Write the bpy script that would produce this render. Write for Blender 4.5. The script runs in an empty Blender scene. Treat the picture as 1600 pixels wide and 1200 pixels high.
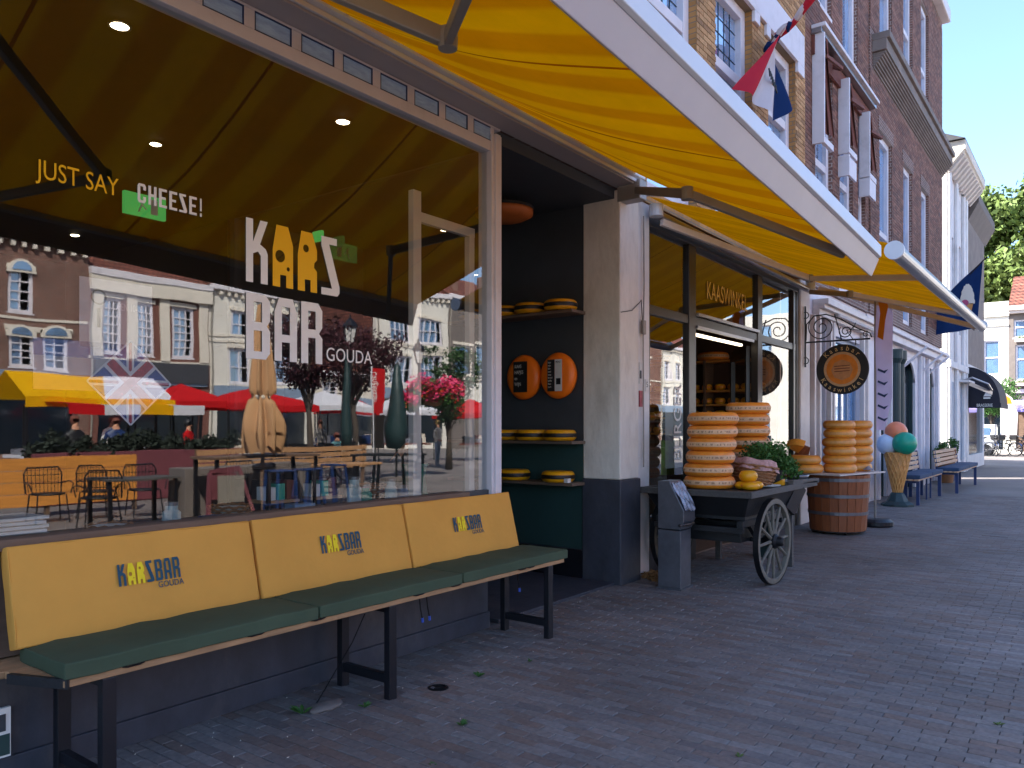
import bpy, bmesh, math, random
import numpy as np
from mathutils import Matrix, Vector, noise as NZ
R = math.radians
random.seed(7); rng = np.random.default_rng(7)
scene = bpy.context.scene
col = scene.collection
PI = math.pi

# ------------------------------------------------------------------ camera, sky, sun, exposure
YAW = math.atan(918 / 1220)                    # angle between the view axis and the street axis (+X)
cd = bpy.data.cameras.new('camera'); cam = bpy.data.objects.new('camera', cd); col.objects.link(cam)
cam.location = (0, -3.657, 1.5)
cam.rotation_euler = (R(90), 0, YAW - R(90))
cd.sensor_width = 36; cd.lens = 36 * 1220 / 1600; cd.shift_y = 67 / 1600
cd.clip_start = .05; cd.clip_end = 600
scene.camera = cam
SUN_EL, SX, SY = R(46), .60, -.80               # horizontal direction the sunlight travels
world = bpy.data.worlds.new('World'); scene.world = world; world.use_nodes = True
wn = world.node_tree.nodes; wl = world.node_tree.links
bg = wn['Background']
sky = wn.new('ShaderNodeTexSky'); sky.sky_type = 'NISHITA'; sky.sun_disc = False
sky.sun_elevation = SUN_EL; sky.sun_rotation = math.atan2(-SX, -SY)
sky.air_density = .9; sky.dust_density = 1.6; sky.ozone_density = 4.5
wl.new(sky.outputs[0], bg.inputs[0]); bg.inputs[1].default_value = .13
sl = bpy.data.lights.new('sun', 'SUN'); so = bpy.data.objects.new('sun', sl); col.objects.link(so)
sl.energy = 5.0; sl.angle = R(.5); sl.color = (1, .95, .86)
dv = Vector((SX * math.cos(SUN_EL), SY * math.cos(SUN_EL), -math.sin(SUN_EL)))
so.rotation_euler = dv.to_track_quat('-Z', 'Y').to_euler(); so.location = (0, 10, 30)
scene.view_settings.view_transform = 'Standard'; scene.view_settings.look = 'None'
scene.view_settings.exposure = 2.12; scene.view_settings.gamma = 1
scene.render.engine = 'CYCLES'
scene.cycles.use_denoising = True
scene.cycles.max_bounces = 8; scene.cycles.transparent_max_bounces = 12; scene.cycles.glossy_bounces = 4
scene.cycles.transmission_bounces = 4; scene.cycles.diffuse_bounces = 4
scene.cycles.sample_clamp_indirect = 6; scene.cycles.caustics_reflective = False; scene.cycles.caustics_refractive = False

# ------------------------------------------------------------------ helpers
def hx(s):
    s = s.lstrip('#'); v = [int(s[i:i + 2], 16) / 255 for i in (0, 2, 4)]
    return tuple(c / 12.92 if c <= .04045 else ((c + .055) / 1.055) ** 2.4 for c in v)
def nt(name):
    m = bpy.data.materials.new(name); m.use_nodes = True
    n = m.node_tree.nodes; l = m.node_tree.links
    return m, n, l, n['Principled BSDF']
def P(name, c, rough=.6, var=.12, scale=6, bump=.08, metal=0, spec=.5, stretch=(1, 1, 1), dirt=0, bscale=None, rvar=0, dirtcol=None):
    """procedural paint / fabric / metal: colour broken by noise, fine relief"""
    if isinstance(c, str): c = hx(c)
    m, n, l, b = nt(name)
    tc = n.new('ShaderNodeTexCoord'); mp = n.new('ShaderNodeMapping'); mp.inputs['Scale'].default_value = stretch
    l.new(tc.outputs['Object'], mp.inputs[0])
    no = n.new('ShaderNodeTexNoise'); no.inputs['Scale'].default_value = scale; no.inputs['Detail'].default_value = 6
    no.inputs['Roughness'].default_value = .65; l.new(mp.outputs[0], no.inputs[0])
    oi = n.new('ShaderNodeObjectInfo')
    mx = n.new('ShaderNodeMix'); mx.data_type = 'RGBA'
    mr = n.new('ShaderNodeMapRange'); mr.inputs[1].default_value = .3; mr.inputs[2].default_value = .7
    l.new(no.outputs[0], mr.inputs[0]); l.new(mr.outputs[0], mx.inputs[0])
    mx.inputs[6].default_value = (*[x * (1 - var) for x in c], 1); mx.inputs[7].default_value = (*[min(1, x * (1 + var)) for x in c], 1)
    out = mx.outputs[2]
    if dirt:
        n2 = n.new('ShaderNodeTexNoise'); n2.inputs['Scale'].default_value = scale * .35; n2.inputs['Detail'].default_value = 8; n2.inputs['Roughness'].default_value = .7
        l.new(mp.outputs[0], n2.inputs[0])
        r2 = n.new('ShaderNodeMapRange'); r2.inputs[1].default_value = .52; r2.inputs[2].default_value = .72; r2.inputs[4].default_value = dirt
        l.new(n2.outputs[0], r2.inputs[0])
        m2 = n.new('ShaderNodeMix'); m2.data_type = 'RGBA'; l.new(r2.outputs[0], m2.inputs[0]); l.new(out, m2.inputs[6])
        m2.inputs[7].default_value = (*dirtcol, 1) if dirtcol else (c[0] * .35 + .02, c[1] * .33 + .017, c[2] * .3 + .012, 1); out = m2.outputs[2]
    l.new(out, b.inputs['Base Color'])
    b.inputs['Roughness'].default_value = rough; b.inputs['Metallic'].default_value = metal
    b.inputs['Specular IOR Level'].default_value = spec
    if bump:
        n3 = n.new('ShaderNodeTexNoise'); n3.inputs['Scale'].default_value = bscale or scale * 9; n3.inputs['Detail'].default_value = 4
        l.new(mp.outputs[0], n3.inputs[0])
        bp = n.new('ShaderNodeBump'); bp.inputs['Strength'].default_value = bump; bp.inputs['Distance'].default_value = .01
        l.new(n3.outputs[0], bp.inputs['Height']); l.new(bp.outputs[0], b.inputs['Normal'])
    return m
def brickmat(name, c1, c2, mortar, bw=.22, rh=.062, ms=.007, bump=.6, rough=.85):
    """laid bricks for wall backs, reveals and far walls: vector is (x+y, z)"""
    m, n, l, b = nt(name)
    tc = n.new('ShaderNodeTexCoord'); sp = n.new('ShaderNodeSeparateXYZ'); l.new(tc.outputs['Object'], sp.inputs[0])
    ad = n.new('ShaderNodeMath'); l.new(sp.outputs[0], ad.inputs[0]); l.new(sp.outputs[1], ad.inputs[1])
    cb = n.new('ShaderNodeCombineXYZ'); l.new(ad.outputs[0], cb.inputs[0]); l.new(sp.outputs[2], cb.inputs[1])
    br = n.new('ShaderNodeTexBrick'); l.new(cb.outputs[0], br.inputs[0])
    br.inputs['Scale'].default_value = 1; br.inputs['Brick Width'].default_value = bw; br.inputs['Row Height'].default_value = rh
    br.inputs['Mortar Size'].default_value = ms; br.inputs['Mortar Smooth'].default_value = .1
    br.inputs['Color1'].default_value = (*c1, 1); br.inputs['Color2'].default_value = (*c2, 1); br.inputs['Mortar'].default_value = (*mortar, 1)
    no = n.new('ShaderNodeTexNoise'); no.inputs['Scale'].default_value = .9; no.inputs['Detail'].default_value = 8; l.new(tc.outputs['Object'], no.inputs[0])
    mr = n.new('ShaderNodeMapRange'); mr.inputs[1].default_value = .3; mr.inputs[2].default_value = .7; mr.inputs[3].default_value = .72; mr.inputs[4].default_value = 1.2
    l.new(no.outputs[0], mr.inputs[0])
    hs = n.new('ShaderNodeVectorMath'); hs.operation = 'SCALE'; l.new(br.outputs[0], hs.inputs[0]); l.new(mr.outputs[0], hs.inputs[3])
    l.new(hs.outputs[0], b.inputs['Base Color']); b.inputs['Roughness'].default_value = rough
    iv = n.new('ShaderNodeMath'); iv.operation = 'SUBTRACT'; iv.inputs[0].default_value = 1; l.new(br.outputs['Fac'], iv.inputs[1])
    bp = n.new('ShaderNodeBump'); bp.inputs['Strength'].default_value = bump; bp.inputs['Distance'].default_value = .01
    l.new(iv.outputs[0], bp.inputs['Height']); l.new(bp.outputs[0], b.inputs['Normal'])
    return m
def piecemat(name, cols, rough=.85, bump=.3, noise=30, big=1.2, bigamt=.35, spec=.4):
    """for single bricks: colour picked per brick (object random or face attribute 'rnd'), grain, large soft stains"""
    m, n, l, b = nt(name)
    oi = n.new('ShaderNodeObjectInfo'); at = n.new('ShaderNodeAttribute'); at.attribute_name = 'rnd'
    ad = n.new('ShaderNodeMath'); l.new(oi.outputs['Random'], ad.inputs[0]); l.new(at.outputs['Fac'], ad.inputs[1])
    fr = n.new('ShaderNodeMath'); fr.operation = 'FRACT'; l.new(ad.outputs[0], fr.inputs[0])
    cr = n.new('ShaderNodeValToRGB'); l.new(fr.outputs[0], cr.inputs[0])
    el = cr.color_ramp.elements
    while len(el) < len(cols): el.new(.5)
    for i, c in enumerate(cols): el[i].position = i / (len(cols) - 1); el[i].color = (*c, 1)
    ge = n.new('ShaderNodeNewGeometry')
    n1 = n.new('ShaderNodeTexNoise'); n1.inputs['Scale'].default_value = noise; n1.inputs['Detail'].default_value = 5; l.new(ge.outputs['Position'], n1.inputs[0])
    n2 = n.new('ShaderNodeTexNoise'); n2.inputs['Scale'].default_value = big; n2.inputs['Detail'].default_value = 8; l.new(ge.outputs['Position'], n2.inputs[0])
    a1 = n.new('ShaderNodeMapRange'); a1.inputs[1].default_value = .3; a1.inputs[2].default_value = .7; a1.inputs[3].default_value = .82; a1.inputs[4].default_value = 1.18; l.new(n1.outputs[0], a1.inputs[0])
    a2 = n.new('ShaderNodeMapRange'); a2.inputs[1].default_value = .32; a2.inputs[2].default_value = .68; a2.inputs[3].default_value = 1 - bigamt; a2.inputs[4].default_value = 1 + bigamt; l.new(n2.outputs[0], a2.inputs[0])
    mu = n.new('ShaderNodeMath'); mu.operation = 'MULTIPLY'; l.new(a1.outputs[0], mu.inputs[0]); l.new(a2.outputs[0], mu.inputs[1])
    vs = n.new('ShaderNodeVectorMath'); vs.operation = 'SCALE'; l.new(cr.outputs[0], vs.inputs[0]); l.new(mu.outputs[0], vs.inputs[3])
    l.new(vs.outputs[0], b.inputs['Base Color']); b.inputs['Roughness'].default_value = rough; b.inputs['Specular IOR Level'].default_value = spec
    bp = n.new('ShaderNodeBump'); bp.inputs['Strength'].default_value = bump; bp.inputs['Distance'].default_value = .004
    l.new(n1.outputs[0], bp.inputs['Height']); l.new(bp.outputs[0], b.inputs['Normal'])
    return m
def glassmat(name, tint=(.82, .86, .86), amount=1.6, base=.05, rough=.012):
    m, n, l, b = nt(name); n.remove(b); o = n['Material Output']
    tr = n.new('ShaderNodeBsdfTransparent'); tr.inputs[0].default_value = (*tint, 1)
    gl = n.new('ShaderNodeBsdfGlossy'); gl.inputs['Roughness'].default_value = rough; gl.inputs[0].default_value = (1, 1, 1, 1)
    fr = n.new('ShaderNodeFresnel'); fr.inputs[0].default_value = 1.5
    mu = n.new('ShaderNodeMath'); mu.operation = 'MULTIPLY_ADD'; mu.use_clamp = True
    ge = n.new('ShaderNodeNewGeometry'); ir = n.new('ShaderNodeMapRange'); l.new(ge.outputs['Backfacing'], ir.inputs[0])
    ir.inputs[3].default_value = 1.5; ir.inputs[4].default_value = 1 / 1.5; l.new(ir.outputs[0], fr.inputs[0])
    l.new(fr.outputs[0], mu.inputs[0]); mu.inputs[1].default_value = amount; mu.inputs[2].default_value = base
    tc = n.new('ShaderNodeTexCoord'); nw = n.new('ShaderNodeTexNoise'); nw.inputs['Scale'].default_value = 2.2; nw.inputs['Detail'].default_value = 1; l.new(tc.outputs['Object'], nw.inputs[0])
    bw = n.new('ShaderNodeBump'); bw.inputs['Strength'].default_value = .03; bw.inputs['Distance'].default_value = .03; l.new(nw.outputs[0], bw.inputs['Height']); l.new(bw.outputs[0], gl.inputs['Normal'])
    mx = n.new('ShaderNodeMixShader'); l.new(mu.outputs[0], mx.inputs[0]); l.new(tr.outputs[0], mx.inputs[1]); l.new(gl.outputs[0], mx.inputs[2])
    l.new(mx.outputs[0], o.inputs[0])
    return m
def emit(name, c, s):
    m, n, l, b = nt(name); b.inputs['Emission Color'].default_value = (*c, 1); b.inputs['Emission Strength'].default_value = s
    b.inputs['Base Color'].default_value = (*c, 1); return m
def cloth(name, c, trans=.45, var=.06, scale=3, wave=60):
    """woven cloth that lets light through"""
    if isinstance(c, str): c = hx(c)
    m = P(name, c, rough=.9, var=var, scale=scale, bump=.15, bscale=wave, spec=.2)
    n = m.node_tree.nodes; l = m.node_tree.links; b = n['Principled BSDF']; o = n['Material Output']
    t = n.new('ShaderNodeBsdfTranslucent'); src = b.inputs['Base Color'].links[0].from_socket; l.new(src, t.inputs[0])
    mx = n.new('ShaderNodeMixShader'); mx.inputs[0].default_value = trans
    l.new(b.outputs[0], mx.inputs[1]); l.new(t.outputs[0], mx.inputs[2]); l.new(mx.outputs[0], o.inputs[0])
    return m

def tag(o, label=None, cat=None, group=None, kind=None):
    for k, v in (('label', label), ('category', cat), ('group', group), ('kind', kind)):
        if v: o[k] = v
    return o
def E(name, loc=(0, 0, 0), rz=0, **k):
    o = bpy.data.objects.new(name, None); o.empty_display_size = .1; o.location = loc; o.rotation_euler = (0, 0, rz); col.objects.link(o)
    return tag(o, **k)
def link(name, me, parent=None, mats=(), smooth=False, bevel=0, loc=None, rot=None, seg=2, kind=None):
    if not me.materials:
        for m in (mats if isinstance(mats, (list, tuple)) else [mats]): me.materials.append(m)
    o = bpy.data.objects.new(name, me); col.objects.link(o)
    if parent is not None: o.parent = parent
    if loc is not None: o.location = loc
    if rot is not None: o.rotation_euler = rot
    if smooth: me.polygons.foreach_set('use_smooth', [True] * len(me.polygons))
    if bevel:
        b = o.modifiers.new('bevel', 'BEVEL'); b.width = bevel; b.segments = seg; b.limit_method = 'ANGLE'; b.angle_limit = R(40); b.harden_normals = False
    if kind: o['kind'] = kind
    return o
class MB:
    def __init__(s): s.v = []; s.f = []; s.mi = []; s.M = None; s.m = 0
    def add(s, vs, fs):
        k = len(s.v)
        if s.M is not None: vs = [tuple(s.M @ Vector(v)) for v in vs]
        s.v += [tuple(v) for v in vs]; s.f += [tuple(i + k for i in f) for f in fs]; s.mi += [s.m] * len(fs); return s
    def box(s, x0, x1, y0, y1, z0, z1):
        if x0 > x1: x0, x1 = x1, x0
        if y0 > y1: y0, y1 = y1, y0
        if z0 > z1: z0, z1 = z1, z0
        return s.add([(x0, y0, z0), (x1, y0, z0), (x1, y1, z0), (x0, y1, z0), (x0, y0, z1), (x1, y0, z1), (x1, y1, z1), (x0, y1, z1)],
                     [(0, 3, 2, 1), (4, 5, 6, 7), (0, 1, 5, 4), (1, 2, 6, 5), (2, 3, 7, 6), (3, 0, 4, 7)])
    def hexa(s, p):   # eight corners, bottom four then top four, counter-clockwise
        return s.add(p, [(0, 3, 2, 1), (4, 5, 6, 7), (0, 1, 5, 4), (1, 2, 6, 5), (2, 3, 7, 6), (3, 0, 4, 7)])
    def bar(s, a, b, w, h, up=(0, 0, 1)):
        a = Vector(a); b = Vector(b); d = (b - a).normalized(); u = Vector(up)
        if abs(d.dot(u)) > .98: u = Vector((0, 1, 0))
        r = d.cross(u).normalized(); u = r.cross(d).normalized(); r *= w / 2; u *= h / 2
        return s.add([a - r - u, a + r - u, a + r + u, a - r + u, b - r - u, b + r - u, b + r + u, b - r + u],
                     [(0, 1, 2, 3), (7, 6, 5, 4), (0, 4, 5, 1), (1, 5, 6, 2), (2, 6, 7, 3), (3, 7, 4, 0)])
    def tube(s, path, r, n=8, cap=True):
        path = [Vector(p) for p in path]; rs = r if isinstance(r, (list, tuple)) else [r] * len(path)
        vs = []; fs = []; pu = None
        for i, p in enumerate(path):
            d = (path[min(i + 1, len(path) - 1)] - path[max(i - 1, 0)])
            d = d.normalized() if d.length > 1e-9 else Vector((0, 0, 1))
            if pu is None: u = Vector((0, 0, 1)) if abs(d.z) < .9 else Vector((1, 0, 0))
            else: u = pu
            u = (u - d * u.dot(d)).normalized(); pu = u; w = d.cross(u)
            for k in range(n):
                a = 2 * PI * k / n; vs.append(p + (u * math.cos(a) + w * math.sin(a)) * rs[i])
        for i in range(len(path) - 1):
            for k in range(n): fs.append((i * n + k, i * n + (k + 1) % n, (i + 1) * n + (k + 1) % n, (i + 1) * n + k))
        if cap: fs += [tuple(range(n))[::-1], tuple(range((len(path) - 1) * n, len(path) * n))]
        return s.add(vs, fs)
    def lathe(s, prof, n=24, c=(0, 0, 0), closed=True):   # prof: (r, z)
        vs = []; fs = []
        for r, z in prof:
            for k in range(n):
                a = 2 * PI * k / n; vs.append((c[0] + r * math.cos(a), c[1] + r * math.sin(a), c[2] + z))
        for i in range(len(prof) - 1):
            for k in range(n): fs.append((i * n + k, i * n + (k + 1) % n, (i + 1) * n + (k + 1) % n, (i + 1) * n + k))
        if closed: fs += [tuple(range(n))[::-1], tuple(range((len(prof) - 1) * n, len(prof) * n))]
        return s.add(vs, fs)
    def ext(s, prof, x0, x1, z0=0, z1=0, y0=0, y1=0):     # (y, z) profile swept along x
        n = len(prof)
        vs = [(x0, y + y0, z + z0) for y, z in prof] + [(x1, y + y1, z + z1) for y, z in prof]
        return s.add(vs, [tuple(range(n)), tuple(range(n, 2 * n))[::-1]] + [(i, i + n, (i + 1) % n + n, (i + 1) % n) for i in range(n)])
    def grid(s, f, nu, nv):
        vs = [f(i / nu, j / nv) for j in range(nv + 1) for i in range(nu + 1)]
        return s.add(vs, [(j * (nu + 1) + i, j * (nu + 1) + i + 1, (j + 1) * (nu + 1) + i + 1, (j + 1) * (nu + 1) + i) for j in range(nv) for i in range(nu)])
    def mesh(s, name='mesh', fix=True):
        me = bpy.data.meshes.new(name); me.from_pydata(s.v, [], s.f)
        me.polygons.foreach_set('material_index', s.mi)
        if fix:
            bm = bmesh.new(); bm.from_mesh(me); bmesh.ops.recalc_face_normals(bm, faces=bm.faces); bm.to_mesh(me); bm.free()
        me.update(); return me
    def build(s, name, mats, parent=None, **k):
        return link(name, s.mesh(name), parent, mats, **k)
def copy_tree(o, parent=None, top=True):
    c = o.copy(); col.objects.link(c)
    if not top: c.parent = parent
    for ch in list(o.children): copy_tree(ch, c, False)
    return c
def sheet(x0, x1, y, z0, z1): return MB().add([(x0, y, z0), (x1, y, z0), (x1, y, z1), (x0, y, z1)], [(0, 1, 2, 3)])
def ico(sub, r, c=(0, 0, 0), sc=(1, 1, 1)):
    bm = bmesh.new(); bmesh.ops.create_icosphere(bm, subdivisions=sub, radius=r)
    vs = [(c[0] + v.co.x * sc[0], c[1] + v.co.y * sc[1], c[2] + v.co.z * sc[2]) for v in bm.verts]
    fs = [tuple(v.index for v in f.verts) for f in bm.faces]; bm.free(); return vs, fs
def flat(name, loops, mat, parent=None, ext=.0008, M=None):
    """closed 2-D outlines with holes, in local XY, filled"""
    cu = bpy.data.curves.new(name, 'CURVE'); cu.dimensions = '2D'; cu.fill_mode = 'BOTH'; cu.extrude = ext
    for lp in loops:
        sp = cu.splines.new('POLY'); sp.points.add(len(lp) - 1); sp.use_cyclic_u = True
        for i, p in enumerate(lp): sp.points[i].co = (p[0], p[1], 0, 1)
    t = bpy.data.objects.new('tmp', cu); me = bpy.data.meshes.new_from_object(t); bpy.data.objects.remove(t); bpy.data.curves.remove(cu)
    if M is not None: me.transform(M)
    me.materials.clear()
    return link(name, me, parent, mat)
def text(name, body, size, mat, parent=None, M=None, xs=1, ext=.0006, spacing=1, align='LEFT'):
    cu = bpy.data.curves.new(name, 'FONT'); cu.body = body; cu.size = size; cu.extrude = ext; cu.space_character = spacing; cu.align_x = align; cu.resolution_u = 3
    t = bpy.data.objects.new('tmp', cu); me = bpy.data.meshes.new_from_object(t); bpy.data.objects.remove(t); bpy.data.curves.remove(cu)
    me.transform(Matrix.Diagonal((xs, 1, 1, 1)))
    if M is not None: me.transform(M)
    me.materials.clear()
    return link(name, me, parent, mat)
def circ(cx, cy, r, n=16, rx=None): return [(cx + (rx or r) * math.cos(2 * PI * i / n), cy + r * math.sin(2 * PI * i / n)) for i in range(n)]
FRONT = Matrix.Rotation(R(90), 4, 'X')           # local XY -> facade plane facing -y
def at(x, y, z, rx=0): return Matrix.Translation((x, y, z)) @ Matrix.Rotation(rx, 4, 'X') @ FRONT

# ------------------------------------------------------------------ materials
def tint_by_object(m, amt=.18, print_=None):
    n = m.node_tree.nodes; l = m.node_tree.links; b = n['Principled BSDF']; src = b.inputs['Base Color'].links[0].from_socket
    oi = n.new('ShaderNodeObjectInfo'); mr = n.new('ShaderNodeMapRange'); mr.inputs[3].default_value = 1 - amt; mr.inputs[4].default_value = 1 + amt * .5; l.new(oi.outputs['Random'], mr.inputs[0])
    v = n.new('ShaderNodeVectorMath'); v.operation = 'SCALE'; l.new(src, v.inputs[0]); l.new(mr.outputs[0], v.inputs[3]); out = v.outputs[0]
    if print_:   # small printed marks round the band
        tc = n.new('ShaderNodeTexCoord'); mp = n.new('ShaderNodeMapping'); mp.inputs['Scale'].default_value = (1, 1, .35); l.new(tc.outputs['Object'], mp.inputs[0])
        ns = n.new('ShaderNodeTexNoise'); ns.inputs['Scale'].default_value = 46; ns.inputs['Detail'].default_value = 2; l.new(mp.outputs[0], ns.inputs[0])
        sp = n.new('ShaderNodeSeparateXYZ'); l.new(tc.outputs['Object'], sp.inputs[0])
        c = n.new('ShaderNodeMath'); c.operation = 'COMPARE'; l.new(sp.outputs[2], c.inputs[0]); c.inputs[1].default_value = print_; c.inputs[2].default_value = .009
        g = n.new('ShaderNodeMath'); g.operation = 'GREATER_THAN'; l.new(ns.outputs[0], g.inputs[0]); g.inputs[1].default_value = .53
        mu = n.new('ShaderNodeMath'); mu.operation = 'MULTIPLY'; l.new(c.outputs[0], mu.inputs[0]); l.new(g.outputs[0], mu.inputs[1])
        m3 = n.new('ShaderNodeMath'); m3.operation = 'MULTIPLY'; l.new(mu.outputs[0], m3.inputs[0]); m3.inputs[1].default_value = .6
        mx = n.new('ShaderNodeMix'); mx.data_type = 'RGBA'; l.new(m3.outputs[0], mx.inputs[0]); l.new(out, mx.inputs[6]); mx.inputs[7].default_value = (.16, .05, .03, 1); out = mx.outputs[2]
    l.new(out, b.inputs['Base Color']); return m
M = {}
M['white'] = P('white_paint', '#d6d0d4', .55, .05, 4, .1, dirt=.35)
M['white2'] = P('white_render', '#dcd8d6', .8, .08, 2.5, .3, dirt=.45, bscale=40)
M['offwhite'] = P('offwhite_painted_wood', '#cfc4bd', .5, .06, 5, .08, dirt=.3)
M['lilac'] = P('shade_lilac_aluminium', '#a9a1a2', .4, .04, 3, .02)  # lilac shade of the down-facing faces put into the colour
M['alu'] = P('white_aluminium', '#c9ccd2', .35, .03, 3, .02)
M['alutube'] = P('worn_aluminium', '#9c9a9e', .3, .1, 6, .05, metal=.8)
M['armgrey'] = P('grey_beige_arm_paint', '#8c857c', .45, .06, 5, .03)
M['navywall'] = P('dark_navy_plinth_paint', '#383a43', .6, .22, 7, .35, dirt=.55, bscale=22, dirtcol=(.11, .10, .095), stretch=(1, 1, .6))
M['charcoal'] = P('charcoal_paint', '#3c4045', .65, .12, 2, .15)
M['greenwall'] = P('dark_green_paint', '#26423f', .6, .12, 2, .12)
M['blackframe'] = P('black_brown_painted_wood', '#2a2522', .35, .15, 4, .1)
M['blackmetal'] = P('black_steel', '#15161c', .4, .15, 6, .06)
M['wood'] = P('raw_board_wood', '#a97f58', .7, .25, 5, .25, stretch=(1, 8, 8))
M['darkwood'] = P('brown_ledge_wood', '#6b5444', .65, .2, 3, .25, stretch=(1, 8, 8), dirt=.4)
M['yellowcush'] = P('yellow_canvas', '#d89b47', .85, .06, 2, .5, bscale=7, spec=.2)
M['greencush'] = P('dark_green_canvas', '#485441', .85, .14, 2, .5, bscale=8, spec=.2)
M['logoblue'] = P('print_petrol_blue', '#1e4a5e', .8, .05, 20, 0)
M['logoyellow'] = P('print_lemon_yellow', '#f0d21c', .8, .05, 20, 0)
M['glasswhite'] = P('white_window_film', '#e9e6e0', .6, .02, 9, 0)
M['glassyellow'] = P('yellow_window_film', '#f2b600', .6, .02, 9, 0)
M['glass'] = glassmat('shop_window_glass')
M['glassdoor'] = glassmat('door_glass', amount=.9, base=.01)
M['pane'] = P('upstairs_pane', '#6d94bd', .04, .3, 1.5, .012, spec=1.0, bscale=3)  # base colour carries the blue of the reflected sky
M['pane'].node_tree.nodes['Principled BSDF'].inputs['IOR'].default_value = 3.0
M['blind'] = P('cream_blind', '#b9b3a6', .8, .05, 3, .05)
M['skyglass'] = P('sky_tinted_ribbed_glass', '#a6c8ff', .3, .25, 9, .04, bscale=30, spec=.5, stretch=(1, 1, 4))  # blue of a sky reflection put into the pane colour
M['cheese'] = P('orange_cheese_rind', '#e88a2a', .42, .16, 9, .2, dirt=.12)
M['cheese2'] = P('ochre_cheese_rind', '#e89838', .45, .18, 9, .2, dirt=.15)
M['cheeseyellow'] = P('yellow_cheese_wax', '#e7a012', .35, .06, 9, .05)
M['band'] = P('cream_paper_band', '#dcb28a', .7, .14, 26, .03, dirt=.3, stretch=(1, 1, 2))
M['darkband'] = P('black_paper_band', '#1c150f', .5, .2, 20, .03)
M['orangepaint'] = P('orange_gloss_paint', '#ff7a14', .4, .05, 5, .03)
M['shelf'] = P('grey_wood_shelf', '#6d5a4c', .6, .2, 4, .2, stretch=(8, 1, 8))
M['galv'] = P('galvanised_steel', '#6f7077', .34, .18, 9, .08, metal=.55, dirt=.3)
M['bag'] = P('silver_bag_foil', '#9a9ca6', .25, .3, 16, .5, metal=.6)
M['cartblack'] = P('black_stained_wood', '#191a1d', .55, .25, 6, .25, dirt=.2)
M['cartgrey'] = P('weathered_grey_wood', '#4d4a48', .7, .25, 8, .4, stretch=(1, 6, 6))
M['wheelwood'] = P('weathered_brown_grey_wood', '#6c655a', .7, .22, 12, .35)
M['iron'] = P('dull_iron', '#1d1d20', .5, .2, 10, .1, metal=.5)
M['wicker'] = P('wicker', '#9b6b45', .7, .3, 40, .6)
M['paper'] = P('white_paper', '#d8d6d2', .7, .06, 15, .05)
M['leaf'] = P('green_leaf', (.05, .13, .025), .6, .35, 3, 0, spec=.3)
M['leafdark'] = P('dark_leaf', (.03, .07, .02), .6, .35, 3, 0, spec=.3)
M['leafred'] = P('dark_red_leaf', (.05, .012, .018), .6, .4, 3, 0, spec=.3)
M['leafyel'] = P('yellow_green_leaf', (.10, .145, .035), .6, .45, .6, 0, spec=.25)  # lighter, yellower green than the other leaves
M['bark'] = P('bark', '#4a4038', .9, .3, 6, .6, stretch=(4, 4, 1))
M['flower'] = P('pink_petal', '#d8356a', .6, .3, 5, 0)
M['flowerred'] = P('red_petal', '#d1301c', .6, .3, 5, 0)
M['barrel'] = P('barrel_stave_wood', '#8a4c28', .55, .25, 5, .25, stretch=(8, 8, 1), dirt=.25)
M['hoop'] = P('grey_hoop_steel', '#77777c', .4, .15, 12, .06, metal=.7)
M['cone'] = P('waffle_cone_paint', '#c98a48', .55, .15, 9, .1)
M['scoopmint'] = P('mint_green_gloss', '#0f9a78', .35, .08, 6, .05)
M['scooporange'] = P('salmon_orange_gloss', '#ee8458', .35, .06, 6, .05)
M['scoopwhite'] = P('pale_blue_white_gloss', '#c9d6e8', .35, .04, 6, .05)
M['navy'] = P('navy_paint', '#1b3260', .5, .12, 5, .05)
M['navycush'] = P('navy_blue_canvas', '#2c4360', .85, .12, 4, .2, bscale=150)
M['slatwood'] = P('pale_slat_wood', '#c9a384', .65, .15, 6, .2, stretch=(1, 8, 8))
M['flagblue'] = cloth('flag_navy', '#16305c', .3)
M['flagred'] = cloth('flag_red', '#c02a3a', .35)
M['flagwhite'] = cloth('flag_white', '#d9cfcf', .4)
M['lilacbanner'] = cloth('lilac_banner', '#d9cbea', .35)
M['orangeprint'] = cloth('orange_print', '#dc8c2a', .2)
M['stone'] = P('grey_brown_stone', '#6d645f', .8, .15, 3, .3, dirt=.4)
M['stonedark'] = P('dark_weathered_stone', '#7c716b', .85, .2, 2, .4, dirt=.5)
M['cream'] = P('cream_plaster', '#d8cfc0', .8, .06, 2, .2, dirt=.3)
M['sunwhite'] = P('white_plaster', '#d9d4c9', .8, .06, 1.5, .2, dirt=.25)
M['brown'] = P('brown_red_fabric', '#6b3a2e', .85, .2, 5, .15)
M['greencol'] = P('bottle_green_paint', '#1c3334', .5, .15, 3, .05)
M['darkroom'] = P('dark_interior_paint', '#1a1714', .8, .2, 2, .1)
M['darkglass'] = P('dark_door_glass', '#101a24', .08, .2, 1.2, .01, spec=1)
M['mortar'] = P('mortar', '#8a8078', .95, .15, 10, .3)
M['bluegrey'] = P('blue_grey_paint', '#7d8ea3', .5, .08, 4, .05)
M['tile'] = brickmat('red_roof_tile', hx('#8a5040'), hx('#6c3c30'), hx('#3c1c14'), .25, .22, .03, 1)
M['slate'] = P('dark_slate_roof', '#3b3c42', .7, .2, 5, .3)
M['brickyellow'] = brickmat('yellow_brick_back', hx('#b3814a'), hx('#9a6c3c'), hx('#7d6a55'))
M['brickbrown'] = brickmat('brown_red_brick_back', hx('#7b594d'), hx('#674c45'), hx('#a0948c'))
M['brickred'] = brickmat('red_brick_wall', hx('#7c5042'), hx('#634035'), hx('#9a8c80'))
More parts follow.
